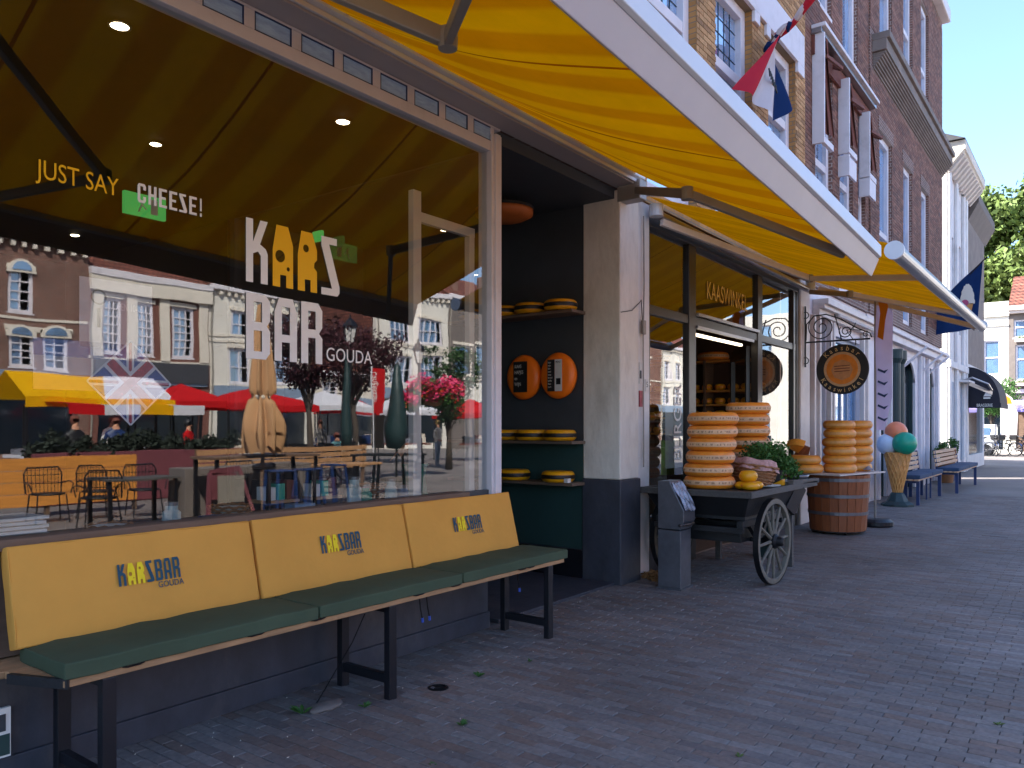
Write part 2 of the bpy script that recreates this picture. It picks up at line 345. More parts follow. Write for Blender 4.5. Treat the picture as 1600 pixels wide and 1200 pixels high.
M['pyellow'] = piecemat('yellow_brick', [hx('#99714a'), hx('#b0865a'), hx('#bd9468'), hx('#a17a50'), hx('#866546')], .85, .3, 40, .8, .12)
M['pbrown'] = piecemat('brown_red_brick', [hx('#6f4b40'), hx('#80594c'), hx('#8b6657'), hx('#614842'), hx('#775347')], .85, .3, 40, .8, .15)
M['paver'] = piecemat('clinker_paver', [hx('#6c6462'), hx('#766f6c'), hx('#70615a'), hx('#7a7472'), hx('#655e5d'), hx('#73625a')], .72, .35, 35, .8, .2, spec=.4)
M['joint'] = P('joint_sand', '#5d5650', .95, .3, 25, .5)
M['redcanvas'] = cloth('red_canvas', '#d01c22', .3)
M['yelcanvas'] = cloth('yellow_market_canvas', '#eeb400', .3)
M['whicanvas'] = cloth('white_canvas', '#e4e4ea', .3)
M['parasol'] = cloth('beige_parasol_cloth', '#c69a70', .15)
M['orangewood'] = P('orange_stained_planks', '#d08a3c', .6, .2, 3, .2, stretch=(1, 8, 8))
M['maroon'] = P('maroon_planter', '#6e3840', .7, .15, 4, .1)
M['lamp'] = emit('spotlight_lamp', (1, .78, .5), 9)
M['exit'] = emit('exit_sign_green', (.05, .42, .09), .16)
M['strip'] = emit('warm_glow_strip', (1, .82, .6), .9)
M['domecloth'] = P('black_blue_canopy_canvas', '#1e1e2a', .75, .15, 4, .1)
M['lavender'] = P('lavender_canvas', '#8d83c8', .8, .08, 4, .1)
M['skin'] = P('skin', '#c08a6c', .6, .05, 10, .05)
M['gold'] = P('pale_gold_letter', '#e6c48c', .5, .1, 9, 0)

tint_by_object(M['cheese']); tint_by_object(M['cheese2']); tint_by_object(M['cheeseyellow'], .15); tint_by_object(M['band'], .12, .061)
# awning cloth: two yellow tones in stripes across, thin seams every 1.27 m
def awning_cloth(name, pitch, seam0, c1, c2, trans=.5):
    m = cloth(name, c1, trans); n = m.node_tree.nodes; l = m.node_tree.links
    mixn = [x for x in n if x.type == 'MIX'][0]
    tc = n.new('ShaderNodeTexCoord'); sp = n.new('ShaderNodeSeparateXYZ'); l.new(tc.outputs['Object'], sp.inputs[0])
    mu = n.new('ShaderNodeMath'); mu.operation = 'MULTIPLY'; l.new(sp.outputs[0], mu.inputs[0]); mu.inputs[1].default_value = 2 * PI / pitch
    si = n.new('ShaderNodeMath'); si.operation = 'SINE'; l.new(mu.outputs[0], si.inputs[0])
    mr = n.new('ShaderNodeMapRange'); mr.inputs[1].default_value = -.3; mr.inputs[2].default_value = .3; l.new(si.outputs[0], mr.inputs[0])
    a = n.new('ShaderNodeMix'); a.data_type = 'RGBA'; l.new(mr.outputs[0], a.inputs[0])
    a.inputs[6].default_value = (*c1, 1); a.inputs[7].default_value = (*c2, 1)
    s0 = n.new('ShaderNodeMath'); s0.operation = 'SUBTRACT'; l.new(sp.outputs[0], s0.inputs[0]); s0.inputs[1].default_value = seam0 - 1.27 * 40
    s1 = n.new('ShaderNodeMath'); s1.operation = 'MODULO'; l.new(s0.outputs[0], s1.inputs[0]); s1.inputs[1].default_value = 1.27
    s2 = n.new('ShaderNodeMath'); s2.operation = 'LESS_THAN'; l.new(s1.outputs[0], s2.inputs[0]); s2.inputs[1].default_value = .022
    b = n.new('ShaderNodeMix'); b.data_type = 'RGBA'; l.new(s2.outputs[0], b.inputs[0]); l.new(a.outputs[2], b.inputs[6]); b.inputs[7].default_value = (c2[0] * .55, c2[1] * .35, c2[2] * .5, 1)
    ns = n.new('ShaderNodeTexNoise'); ns.inputs['Scale'].default_value = 1.3; ns.inputs['Detail'].default_value = 9; ns.inputs['Roughness'].default_value = .7; l.new(tc.outputs['Object'], ns.inputs[0])
    nr = n.new('ShaderNodeMapRange'); nr.inputs[1].default_value = .3; nr.inputs[2].default_value = .7; nr.inputs[3].default_value = .82; nr.inputs[4].default_value = 1.06; l.new(ns.outputs[0], nr.inputs[0])
    sc_ = n.new('ShaderNodeVectorMath'); sc_.operation = 'SCALE'; l.new(b.outputs[2], sc_.inputs[0]); l.new(nr.outputs[0], sc_.inputs[3])
    for k in list(mixn.outputs[2].links):
        to = k.to_socket; l.new(sc_.outputs[0], to)
    return m
M['awn1'] = awning_cloth('yellow_striped_awning', .44, 1.69, hx('#ea9200'), hx('#d87800'), .64)
M['awn2'] = awning_cloth('yellow_striped_awning_short', .44, 7.4, hx('#ea9200'), hx('#dd8400'), .64)
# far paving
pm, pn, pl_, pb = nt('far_clinker_paving')
tc = pn.new('ShaderNodeTexCoord'); rt = pn.new('ShaderNodeMapping'); rt.inputs['Rotation'].default_value = (0, 0, R(90)); pl_.new(tc.outputs['Object'], rt.inputs[0])
br = pn.new('ShaderNodeTexBrick'); pl_.new(rt.outputs[0], br.inputs[0]); br.inputs['Scale'].default_value = 1
br.inputs['Brick Width'].default_value = .205; br.inputs['Row Height'].default_value = .064; br.inputs['Mortar Size'].default_value = .003
br.inputs['Color1'].default_value = (*hx('#6d6664'), 1); br.inputs['Color2'].default_value = (*hx('#77706d'), 1); br.inputs['Mortar'].default_value = (*hx('#57514f'), 1)
nz = pn.new('ShaderNodeTexNoise'); nz.inputs['Scale'].default_value = .5; nz.inputs['Detail'].default_value = 9; pl_.new(tc.outputs['Object'], nz.inputs[0])
mr = pn.new('ShaderNodeMapRange'); mr.inputs[1].default_value = .3; mr.inputs[2].default_value = .7; mr.inputs[3].default_value = .75; mr.inputs[4].default_value = 1.25; pl_.new(nz.outputs[0], mr.inputs[0])
vs_ = pn.new('ShaderNodeVectorMath'); vs_.operation = 'SCALE'; pl_.new(br.outputs[0], vs_.inputs[0]); pl_.new(mr.outputs[0], vs_.inputs[3]); pl_.new(vs_.outputs[0], pb.inputs['Base Color']); pb.inputs['Roughness'].default_value = .7
M['farpave'] = pm

# ------------------------------------------------------------------ generic builders
def wall(parent, x0, x1, z0, z1, y0, y1, ops, mat, name='wall'):
    """solid wall between y0 and y1 with rectangular openings (x0,x1,z0,z1)"""
    xs = sorted({x0, x1, *[min(max(v, x0), x1) for o in ops for v in o[:2]]}); zs = sorted({z0, z1, *[min(max(v, z0), z1) for o in ops for v in o[2:4]]})
    b = MB()
    for i in range(len(xs) - 1):
        run = None
        for j in range(len(zs) - 1):
            cx = (xs[i] + xs[i + 1]) / 2; cz = (zs[j] + zs[j + 1]) / 2
            solid = not any(o[0] < cx < o[1] and o[2] < cz < o[3] for o in ops)
            if solid:
                if run is None: run = zs[j]
            if run is not None and (not solid or j == len(zs) - 2):
                b.box(xs[i], xs[i + 1], y0, y1, run, zs[j + 1] if solid else zs[j]); run = None
    me = b.mesh(name); bm = bmesh.new(); bm.from_mesh(me); bmesh.ops.remove_doubles(bm, verts=bm.verts, dist=1e-5)
    # drop the coincident inner faces between neighbouring boxes
    seen = {}
    for f in bm.faces: seen.setdefault(tuple(round(c, 4) for c in f.calc_center_median()), []).append(f)
    bmesh.ops.delete(bm, geom=[f for fs in seen.values() if len(fs) > 1 for f in fs], context='FACES'); bm.to_mesh(me); bm.free()
    return link(name, me, parent, mat)
def window(parent, x0, x1, z0, z1, y, fw=.07, d=.07, nx=1, nz=1, mf=None, mg=None, sill=True, rail=None, bar=.022, name='window', top=None, blind=0):
    """outer frame + rails + glazing bars, pane and sill below it; y is the outer face"""
    mf = mf or M['white']; b = MB()
    b.box(x0, x0 + fw, y, y + d, z0, z1); b.box(x1 - fw, x1, y, y + d, z0, z1)
    b.box(x0 + fw, x1 - fw, y + .002, y + d, z0, z0 + fw); b.box(x0 + fw, x1 - fw, y + .002, y + d, z1 - fw, z1)
    ra = [z0 + fw + (z1 - z0 - 2 * fw) * rail] if rail else []
    for r in ra: b.box(x0 + fw, x1 - fw, y + .008, y + d, r - fw * .45, r + fw * .45)
    def bars(za, zb, nx, nz, thin=False):
        ya, yb = (y + d - .033, y + d - .0255) if thin else (y + .018, y + d - .012)
        for i in range(1, nx): xx = x0 + fw + (x1 - x0 - 2 * fw) * i / nx; b.box(xx - bar / 2, xx + bar / 2, ya, yb, za, zb)
        for j in range(1, nz): zz = za + (zb - za) * j / nz; b.box(x0 + fw, x1 - fw, ya + .001, yb - .001, zz - bar / 2, zz + bar / 2)
    lead = None
    if top:
        keep = b; b = MB(); bars(ra[0] + fw * .45, z1 - fw, *top, thin=True); lead = b; b = keep
    elif nx * nz > 1: bars(z0 + fw, z1 - fw, nx, nz)
    o = b.build(name, mf, parent, bevel=.004, seg=1)
    if lead: lead.build('leading', M['iron'], o)
    g = MB().box(x0 + fw - .005, x1 - fw + .005, y + d - .025, y + d - .012, z0 + fw - .005, z1 - fw + .005)
    g.build('pane', mg or M['pane'], o)
    if sill: MB().box(x0 - .05, x1 + .05, y - .07, y + d, z0 - .07, z0 - .003).build('sill', mf, o, bevel=.005, seg=1)
    return o
def lay_bricks(parent, x0, x1, z0, z1, y, ops, mat, proud=.009, n_single=300, L=.212, H=.056, j=.009, eye=(0, -3.657, 1.5), zmin=0):
    """running bond of separate bricks on a wall face looking to -y"""
    items = []; row = 0; z = z0
    while z + H <= z1 + 1e-6:
        iv = [(x0, x1)]
        for o in ops:
            if o[2] < z + H and o[3] > z:
                iv = [p for a, b in iv for p in ((a, min(b, o[0])), (max(a, o[1]), b)) if p[1] - p[0] > .02]
        for a, b in iv:
            x = x0 - (L + j) * (.5 if row % 2 else 0)
            while x < b:
                s, e = max(x, a), min(x + L, b)
                if e - s > .03: items.append((s, e, z))
                x += L + j
        z += H + j; row += 1
    full = [i for i in items if abs(i[1] - i[0] - L) < 1e-4 and i[2] > zmin]
    full.sort(key=lambda i: (i[0] - eye[0]) ** 2 + (i[2] - eye[2]) ** 2)
    single = set(full[:n_single])
    proto = MB().box(0, L, -proud, .004, 0, H).mesh('brick'); proto.materials.append(mat)
    for s, e, zz in full[:n_single]:
        o = bpy.data.objects.new('brick', proto); col.objects.link(o); o.parent = parent
        o.location = (s, y - random.uniform(0, .003), zz)
    rest = [i for i in items if i not in single]
    V = []; F = []; rn = []
    for s, e, zz in rest:
        k = len(V); yo = y - proud - random.uniform(0, .003); yi = y + .004
        V += [(s, yo, zz), (e, yo, zz), (e, yi, zz), (s, yi, zz), (s, yo, zz + H), (e, yo, zz + H), (e, yi, zz + H), (s, yi, zz + H)]
        F += [(k, k + 1, k + 5, k + 4), (k + 4, k + 5, k + 6, k + 7), (k + 1, k + 2, k + 6, k + 5), (k + 3, k, k + 4, k + 7), (k, k + 3, k + 2, k + 1)]
        rn += [random.random()] * 5
    me = bpy.data.meshes.new('bricks'); me.from_pydata(V, [], F)
    a = me.attributes.new('rnd', 'FLOAT', 'FACE'); a.data.foreach_set('value', rn)
    o = link('brickwork', me, parent, mat, kind='stuff')
    return o
def leaves(n, centres, size, spread, flat_=.0):
    """many small leaf faces scattered through clumps"""
    V = np.zeros((n * 4, 3)); c = np.array([x[:3] for x in centres]); r = np.array([x[3] for x in centres])
    k = rng.integers(0, len(c), n)
    d = rng.normal(size=(n, 3)); d /= np.linalg.norm(d, axis=1)[:, None]
    rad = r[k] * (rng.random(n) ** .45)
    p = c[k] + d * rad[:, None] * np.array(spread)
    a = rng.normal(size=(n, 3)); a /= np.linalg.norm(a, axis=1)[:, None]
    b = np.cross(a, rng.normal(size=(n, 3))); b /= np.linalg.norm(b, axis=1)[:, None]
    s = size * (.6 + .8 * rng.random(n))[:, None]
    V[0::4] = p - a * s * .5; V[1::4] = p + b * s * .3; V[2::4] = p + a * s * .5; V[3::4] = p - b * s * .3
    F = np.arange(n * 4).reshape(n, 4)
    me = bpy.data.meshes.new('leaves'); me.from_pydata(V.tolist(), [], F.tolist()); return me
def tree(name, label, x, y, h, r, mat, trunk_r=.25, n=22000, leaf=.22, group=None, low=.35):
    t = E(name, (x, y, 0), label=label, cat='tree', group=group)
    b = MB(); b.tube([(0, 0, 0), (.05, 0, h * .25), (-.05, .05, h * .5), (.1, 0, h * .8)], [trunk_r, trunk_r * .8, trunk_r * .6, trunk_r * .2], 10)
    cs = []
    for i in range(60):
        a = random.uniform(0, 2 * PI); zz = random.uniform(low, .95); rr = r * math.sin(PI * min(1, (1 - zz) / (1 - low) * .75 + .2)) * random.uniform(.35, .95)
        p = (rr * math.cos(a), rr * math.sin(a), h * zz); cs.append((*p, r * random.uniform(.2, .36)))
        if i % 4 == 0: b.tube([(0, 0, h * zz * .6), (p[0] * .5, p[1] * .5, h * zz * .82), p], [trunk_r * .4, trunk_r * .22, trunk_r * .08], 6)
    b.build('trunk', M['bark'], t, smooth=True)
    link('crown', leaves(n, cs, leaf, (1, 1, .75)), t, mat, kind='stuff')
    return t

# ================================================================== THE GROUND
g = MB().add([(-60, -90, -.014), (140, -90, -.014), (140, 60, -.014), (-60, 60, -.014)], [(0, 1, 2, 3)]).build('ground', M['farpave']); g['kind'] = 'structure'
pav = MB().add([(-2, -5.2, -.009), (20, -5.2, -.009), (20, .45, -.009), (-2, .45, -.009)], [(0, 1, 2, 3)]).build('pavement', M['joint']); pav['kind'] = 'structure'
def lay_pavers():
    W_, L_, j = .0605, .2, .0035; ch = .003; items = []
    nx = int(21.9 / (W_ + j))
    for i in range(nx):
        x = -1.95 + i * (W_ + j); off = (i % 2) * (L_ + j) / 2 + random.uniform(-.008, .008)
        y = -5.1 - off
        while y < .4:
            items.append((x + random.uniform(-.001, .001), y)); y += L_ + j
    def undul(x, y): return .003 * math.sin(x * 1.3 + y) + .002 * math.sin(y * 2.1 - x * .7) + .001
    def inview(x, y):
        dx, dy = x, y + 3.657; f = dx * math.cos(YAW) + dy * math.sin(YAW); r = dx * math.sin(YAW) - dy * math.cos(YAW)
        return f > .5 and abs(r / f) < .65 and 1220 * 1.5 / f < 533
    vis = sorted([k for k in items if inview(k[0], k[1] + .1) and not (k[1] > -.7)], key=lambda k: k[0] ** 2 + (k[1] + 3.657) ** 2)
    single = set(vis[:300])
    def cell():
        w, l = W_, L_
        v = [(0, 0, -.008), (w, 0, -.008), (w, l, -.008), (0, l, -.008), (0, 0, -ch), (w, 0, -ch), (w, l, -ch), (0, l, -ch), (ch, ch, 0), (w - ch, ch, 0), (w - ch, l - ch, 0), (ch, l - ch, 0)]
        f = [(0, 1, 5, 4), (1, 2, 6, 5), (2, 3, 7, 6), (3, 0, 4, 7), (4, 5, 9, 8), (5, 6, 10, 9), (6, 7, 11, 10), (7, 4, 8, 11), (8, 9, 10, 11)]
        return v, f
    v, f = cell(); me = bpy.data.meshes.new('paver'); me.from_pydata(v, [], f); me.materials.append(M['paver'])
    for x, y in vis[:300]:
        o = bpy.data.objects.new('brick', me); col.objects.link(o); o.parent = pav
        o.location = (x, y, undul(x, y) + random.uniform(-.0015, .0015)); o.rotation_euler = (R(random.uniform(-.5, .5)), R(random.uniform(-1, 1)), R(random.uniform(-.5, .5)))
    rest = [k for k in items if k not in single]; n = len(rest)
    v = np.array(v); f = np.array(f); pos = np.array([(x, y, undul(x, y) + random.uniform(-.0015, .0015)) for x, y in rest])
    V = (v[None] + pos[:, None]).copy(); V[:, 4:, 2] += (rng.normal(size=(n, 1)) * .0006) + (v[4:, 0] - .03)[None] * rng.normal(size=(n, 1)) * .02
    F = (f[None] + (np.arange(n) * 12)[:, None, None]).reshape(-1, 4)
    me = bpy.data.meshes.new('paving_bricks'); me.from_pydata(V.reshape(-1, 3).tolist(), [], F.tolist())
    a = me.attributes.new('rnd', 'FLOAT', 'FACE'); a.data.foreach_set('value', np.repeat(rng.random(n), 9))
    link('paving', me, pav, M['paver'], kind='stuff')
lay_pavers()

# ================================================================== CHEESE SHOP BUILDING (left, big window)
A = E('shop_building', (0, 0, 0), label='cheese bar building with one huge shop window and dark recessed entrance', cat='building')
ZB = 3.76
wall(A, -5, 4.57, 0, .985, .01, .2, [], M['navywall'])
MB().box(-5, 4.57, -.012, .01, 0, .12).build('plinth', M['navywall'], A, bevel=.004)
MB().box(-5, 4.283, -.06, .05, .985, 1.035).build('window_ledge', M['darkwood'], A, bevel=.008)
MB().box(4.286, 4.57, .0, .05, .985, 1.03).build('ledge_end', M['charcoal'], A)
MB().box(-5, 1.16, -.10, .008, .40, .47).build('stone_ledge', P('pink_grey_stone', '#9c8d90', .8, .1, 4, .2, dirt=.3), A, bevel=.008)
# main window: post, head and the row of small lights above
fr = MB()
fr.box(4.57, 4.69, -.03, .10, .97, 3.70); fr.box(4.60, 4.66, -.045, -.03, .97, 3.70)
fr.box(-5, 4.57, -.02, .08, 3.565, 3.64)
fr.box(-5, 4.69, -.02, .08, 3.745, ZB)
x = 2.53 - .307 * 20; xs = []
while x < 4.5: xs.append(x); x += .307
for x in xs: fr.box(x - .066, x, -.02, .08, 3.64, 3.745)
fr.box(xs[-1] + .241, 4.57, -.02, .08, 3.64, 3.745)
wf = fr.build('window_frame', M['white'], A, bevel=.004)
sheet(-5, 4.57, .02, 1.0, 3.57).build('window_glass', M['glass'], wf)
pm_ = None
for x in xs:
    if x < -.5: continue
    MB().box(x, x + .241, -.010, .02, 3.642, 3.743).build('small_light', M['skyglass'], wf)
    b = MB(); b.box(x, x + .241, -.018, .0, 3.64, 3.646); b.box(x, x + .241, -.018, .0, 3.739, 3.745); b.box(x, x + .006, -.018, .0, 3.646, 3.739); b.box(x + .235, x + .241, -.018, .0, 3.646, 3.739)
    b.build('small_sash', M['navy'], wf)
# underside board and cassette of the awning line
MB().box(-5, 6.93, -.2, 0, ZB + .002, 3.80).build('soffit_board', M['lilac'], A, bevel=.004)
wall(A, -5, 6.93, 3.80, 7.4, .02, .35, [(-3, -2, 4.6, 6.6), (-.5, .5, 4.6, 6.6), (2, 3, 4.6, 6.6), (4.5, 5.5, 4.6, 6.6)], M['brickbrown'])
for x in (-3, -.5, 2, 4.5): window(A, x, x + 1, 4.6, 6.6, .1, rail=.6)
MB().box(-5, 6.93, -.1, .35, 7.4, 7.6).build('cornice', M['white'], A, bevel=.01)
MB().ext([(.35, 7.55), (4, 8.9), (8, 7.4), (8, 7.2), (.35, 7.35)], -5, 6.93).build('roof', M['slate'], A)
# room behind the window
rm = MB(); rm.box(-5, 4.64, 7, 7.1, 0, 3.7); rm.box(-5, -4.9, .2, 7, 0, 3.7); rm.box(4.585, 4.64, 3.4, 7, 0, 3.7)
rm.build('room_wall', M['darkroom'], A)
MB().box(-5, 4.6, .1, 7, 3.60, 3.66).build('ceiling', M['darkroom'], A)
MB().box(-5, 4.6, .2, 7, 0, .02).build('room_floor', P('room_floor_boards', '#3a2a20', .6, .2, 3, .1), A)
for x, y, r in ((2.03, .44, .045), (3.04, 1.94, .04), (3.59, .5, .045), (3.95, 5.3, .045), (1.0, 3.2, .045)):
    l_ = MB().lathe([(r, -.002), (r * .6, -.012), (.001, -.014)], 20, (x, y, 3.6)).build('spotlight', M['lamp'], A)
    MB().lathe([(r + .012, 0), (r + .012, -.006), (r, -.006), (r, 0)], 20, (x, y, 3.6), closed=False).build('spotlight_ring', M['hoop'], l_)
s = MB().box(3.33, 3.70, 2.98, 3.02, 3.33, 3.52).build('exit_sign', M['exit'], A)
b = MB(); b.tube([(3.45, 2.975, 3.36), (3.48, 2.975, 3.43), (3.46, 2.975, 3.47)], .008, 5); b.tube([(3.48, 2.975, 3.43), (3.52, 2.975, 3.39)], .007, 5); b.tube([(3.46, 2.975, 3.46), (3.5, 2.975, 3.44)], .006, 5); b.box(3.56, 3.62, 2.972, 2.98, 3.36, 3.49)
b.build('running_figure', M['glasswhite'], s)
MB().box(4.50, 4.53, 1.84, 1.96, 3.15, 3.24).build('exit_sign', M['exit'], A)
# pale bars behind the pane's right end, added for a reflected post and beam
b = MB(); b.box(3.89, 3.97, .12, .17, .99, 3.14); b.box(3.97, 4.56, .125, .165, 2.93, 3.0); b.box(4.49, 4.55, .12, .17, .99, 2.93)
b.build('mirrored_frame', M['offwhite'], A, bevel=.004)
# return window into the entrance
b = MB(); b.box(4.60, 4.68, 3.3, 3.38, 0, 3.6); b.box(4.60, 4.68, .10, 3.38, .9, .98)
rw = b.build('return_window_frame', M['charcoal'], A); MB().add([(4.635, .1, .98), (4.635, 3.3, .98), (4.635, 3.3, 3.6), (4.635, .1, 3.6)], [(0, 1, 2, 3)]).build('return_window_glass', M['glass'], rw)
MB().box(4.60, 4.68, .10, 3.38, 0, .9).build('return_wall', M['navywall'], A)
# recess: shelf wall, ceiling, step
b = MB(); b.box(6.5, 6.92, .36, 3.5, .30, 3.66); b.build('recess_wall', M['charcoal'], A)
MB().box(6.49, 6.5, .36, 3.5, .31, 1.34).build('green_panel', M['greenwall'], A)
MB().box(6.47, 6.92, .36, 3.5, 0, .30).build('recess_plinth', M['blackmetal'], A)
MB().box(4.69, 6.9, .01, 3.6, 3.66, 3.755).build('recess_ceiling', M['charcoal'], A)
b = MB(); b.box(4.68, 6.9, 3.5, 3.6, 0, 3.66); b.build('entrance_wall', M['charcoal'], A)
dr = MB().box(5.2, 6.2, 3.44, 3.5, 0, 2.3).build('entrance_door', M['blackframe'], A); MB().box(5.3, 6.1, 3.43, 3.44, .4, 2.2).build('door_glass', M['darkglass'], dr)
MB().box(4.69, 6.5, -.0, 3.5, 0.002, .03).build('doorstep', M['navywall'], A, bevel=.004)
for z in (2.62, 1.365, .965):
    sh = MB().box(6.24, 6.49, .33, 1.9, z - .03, z).build('shelf', M['shelf'], A, bevel=.003)
# pillars
b = MB(); b.box(6.485, 6.86, -.05, .358, 1.0, 3.74)
pl1 = b.build('pillar', P('whitewashed_brick', '#dad3c8', .8, .09, 6, .9, dirt=.6, bscale=14, stretch=(1.4, 1.4, .5), dirtcol=(.40, .36, .31)), A, bevel=.012)
MB().box(6.47, 6.875, -.065, .36, 0, .998).build('pillar_base', M['navywall'], pl1, bevel=.01)
LET = {
 'K': [[(0, 0), (0, 1), (.32, 1), (.32, .64), (.66, 1), (1, 1), (.64, .62), (.9, .56), (1, .48), (1, 0), (.68, 0), (.68, .44), (.55, .5), (.32, .46), (.32, 0)]],
 'C1': [[(0, 0), (0, .6), (.18, 1), (.75, 1), (1, .7), (1, 0), (.66, 0), (.66, .2), (.36, .2), (.36, 0)], circ(.36, .5, .10, rx=.24), circ(.76, .31, .035, rx=.08)],
 'C2': [[(0, 0), (0, .6), (.18, 1), (.75, 1), (1, .72), (1, .56), (.86, .5), (.84, .42), (1, .36), (1, 0), (.66, 0), (.66, .2), (.36, .2), (.36, 0)], circ(.42, .72, .065, rx=.15)],
 'S': [[(0, 1), (.85, 1), (.85, .88), (.42, .88), (1, .16), (1, .06), (.88, 0), (0, 0), (0, .12), (.58, .12), (0, .84)]],
 'B': [[(0, 0), (0, 1), (.8, 1), (1, .9), (1, .6), (.86, .52), (1, .44), (1, .1), (.82, 0)], [(.32, .12), (.66, .12), (.66, .44), (.32, .44)], [(.32, .57), (.66, .57), (.66, .88), (.32, .88)]],
 'A': [[(0, 0), (0, .78), (.2, 1), (.8, 1), (1, .78), (1, 0), (.68, 0), (.68, .3), (.32, .3), (.32, 0)], [(.32, .42), (.68, .42), (.68, .86), (.32, .86)]],
 'R': [[(0, 0), (0, 1), (.8, 1), (1, .88), (1, .6), (.84, .5), (1, .42), (1, 0), (.68, 0), (.68, .42), (.32, .42), (.32, 0)], [(.32, .56), (.68, .56), (.68, .86), (.32, .86)]],
 'C': [[(1, .66), (1, .88), (.82, 1), (.18, 1), (0, .88), (0, .12), (.18, 0), (.82, 0), (1, .12), (1, .42), (.55, .42), (.55, .54), (.68, .3), (.68, .14), (.32, .14), (.32, .86), (.68, .86), (.68, .66)]],
 'H': [[(0, 0), (0, 1), (.32, 1), (.32, .58), (.68, .58), (.68, 1), (1, 1), (1, 0), (.68, 0), (.68, .44), (.32, .44), (.32, 0)]],
 'E': [[(0, 0), (0, 1), (1, 1), (1, .86), (.34, .86), (.34, .57), (.85, .57), (.85, .44), (.34, .44), (.34, .14), (1, .14), (1, 0)]],
 '!': [[(.3, .3), (.3, 1), (.75, 1), (.75, .3)], [(.3, 0), (.3, .18), (.75, .18), (.75, 0)]],
}
LET['C'] = [[(1, .68), (1, .88), (.82, 1), (.18, 1), (0, .88), (0, .12), (.18, 0), (.82, 0), (1, .12), (1, .34), (.68, .34), (.68, .14), (.32, .14), (.32, .86), (.68, .86), (.68, .68)]]
def word(keys, x, z, w, h, gap, mats, parent, M_, name='letter'):
    for i, k in enumerate(keys):
        ww = w * (.5 if k == '!' else 1)
        flat(name, [[(x + p[0] * ww, z + p[1] * h) for p in lp] for lp in LET[k]], mats[i] if isinstance(mats, (list, tuple)) else mats, parent, .0006, M_)
        x += ww + gap
lt = E('window_lettering'); lt.parent = A
gw, gy = M['glasswhite'], M['glassyellow']; FY = at(0, .015, 0)
word(['K', 'C1', 'C2', 'S'], 2.498, 2.285, .137, .345, .033, [gw, gy, gy, gw], lt, FY)
word(['B', 'A', 'R'], 2.498, 1.87, .152, .355, .03, gw, lt, FY)
text('letter', 'GOUDA', .115, gw, lt, at(3.04, .015, 1.895), xs=.86, spacing=1.02)
text('letter', 'JUST SAY', .118, gy, lt, at(1.463, .015, 2.58), xs=.74, spacing=1.0)
word(['C', 'H', 'E', 'E', 'S', 'E', '!'], 1.905, 2.575, .041, .092, .012, gw, lt, FY)
# stickers on the inside of the pane
def film(name, c, a):
    m = P(name, c, .7, .05, 20, 0); n = m.node_tree.nodes; l = m.node_tree.links
    t = n.new('ShaderNodeBsdfTransparent'); x = n.new('ShaderNodeMixShader'); x.inputs[0].default_value = a
    l.new(t.outputs[0], x.inputs[1]); l.new(n['Principled BSDF'].outputs[0], x.inputs[2]); l.new(x.outputs[0], n['Material Output'].inputs[0]); return m
F = {k: film('film_' + k, c, a) for k, c, a in (('white', '#d9d6dc', .42), ('blue', '#3b5fae', .5), ('red', '#b8304a', .6), ('orange', '#d99a5a', .55), ('sky', '#8fa6d8', .38), ('white2', '#e6e4ea', .55))}
st = MB().box(1.65, 1.99, .040, .042, 1.865, 2.185).build('clear_notice_sticker', F['white'], A)
flat('emblem', [circ(1.735, 2.10, .036, 20), circ(1.735, 2.10, .028, 20)], M['charcoal'], st, .0006, at(0, .0385, 0)); MB().box(1.728, 1.742, .037, .039, 1.96, 2.05).build('emblem_stem', M['charcoal'], st)
text('notice_print', 'OPEN 10-18', .05, F['white2'], st, at(1.80, .0385, 2.05), xs=.55)
st = MB().box(1.458, 1.95, .040, .042, 1.665, 1.735).build('flag_sticker', F['orange'], A)
MB().box(1.458, 1.95, .040, .042, 1.735, 1.815).build('flag_stripe', F['white'], st); MB().box(1.458, 1.95, .040, .042, 1.815, 1.89).build('flag_stripe', F['sky'], st)
# union flag turned on its corner
ux, uz = 1.88, 1.71; uj = E('union_flag_sticker'); uj.parent = A
Mu = at(ux, .037, uz) @ Matrix.Rotation(R(-45), 4, 'Z')
W2, H2 = .142, .142
flat('flag_field', [[(-W2, -H2), (W2, -H2), (W2, H2), (-W2, H2)]], F['blue'], uj, .0004, Mu)
def strip(a, b, w, m, off):
    a = Vector(a); b = Vector(b); n_ = Vector((-(b - a).y, (b - a).x)).normalized() * w / 2
    flat('flag_stripe', [[tuple(a - n_), tuple(b - n_), tuple(b + n_), tuple(a + n_)]], m, uj, .0004, Matrix.Translation((0, -off, 0)) @ Mu)
strip((-W2 * .93, -H2 * .93), (W2 * .93, H2 * .93), .036, F['white2'], .0015); strip((-W2 * .93, H2 * .93), (W2 * .93, -H2 * .93), .036, F['white2'], .002)
strip((-W2 * .95, -H2 * .95), (W2 * .95, H2 * .95), .014, F['red'], .0025); strip((-W2 * .95, H2 * .95), (W2 * .95, -H2 * .95), .014, F['red'], .003)
strip((-W2, 0), (W2, 0), .075, F['white2'], .0035); strip((0, -H2), (0, H2), .075, F['white2'], .004)
strip((-W2, 0), (W2, 0), .042, F['red'], .0045); strip((0, -H2), (0, H2), .042, F['red'], .005)
for a_, b_ in (((-W2, -H2), (W2, -H2)), ((W2, -H2), (W2, H2)), ((W2, H2), (-W2, H2)), ((-W2, H2), (-W2, -H2))): strip(a_, b_, .008, F['white2'], .0055)
# small poster under the ledge
ps = MB().box(1.08, 1.345, -.03, -.013, .13, .335).build('wall_poster', M['glasswhite'], A); MB().box(1.1, 1.325, -.034, -.03, .24, .31).build('poster_field', M['charcoal'], ps); MB().box(1.1, 1.34, -.034, -.03, .14, .225).build('poster_field', M['greenwall'], ps)
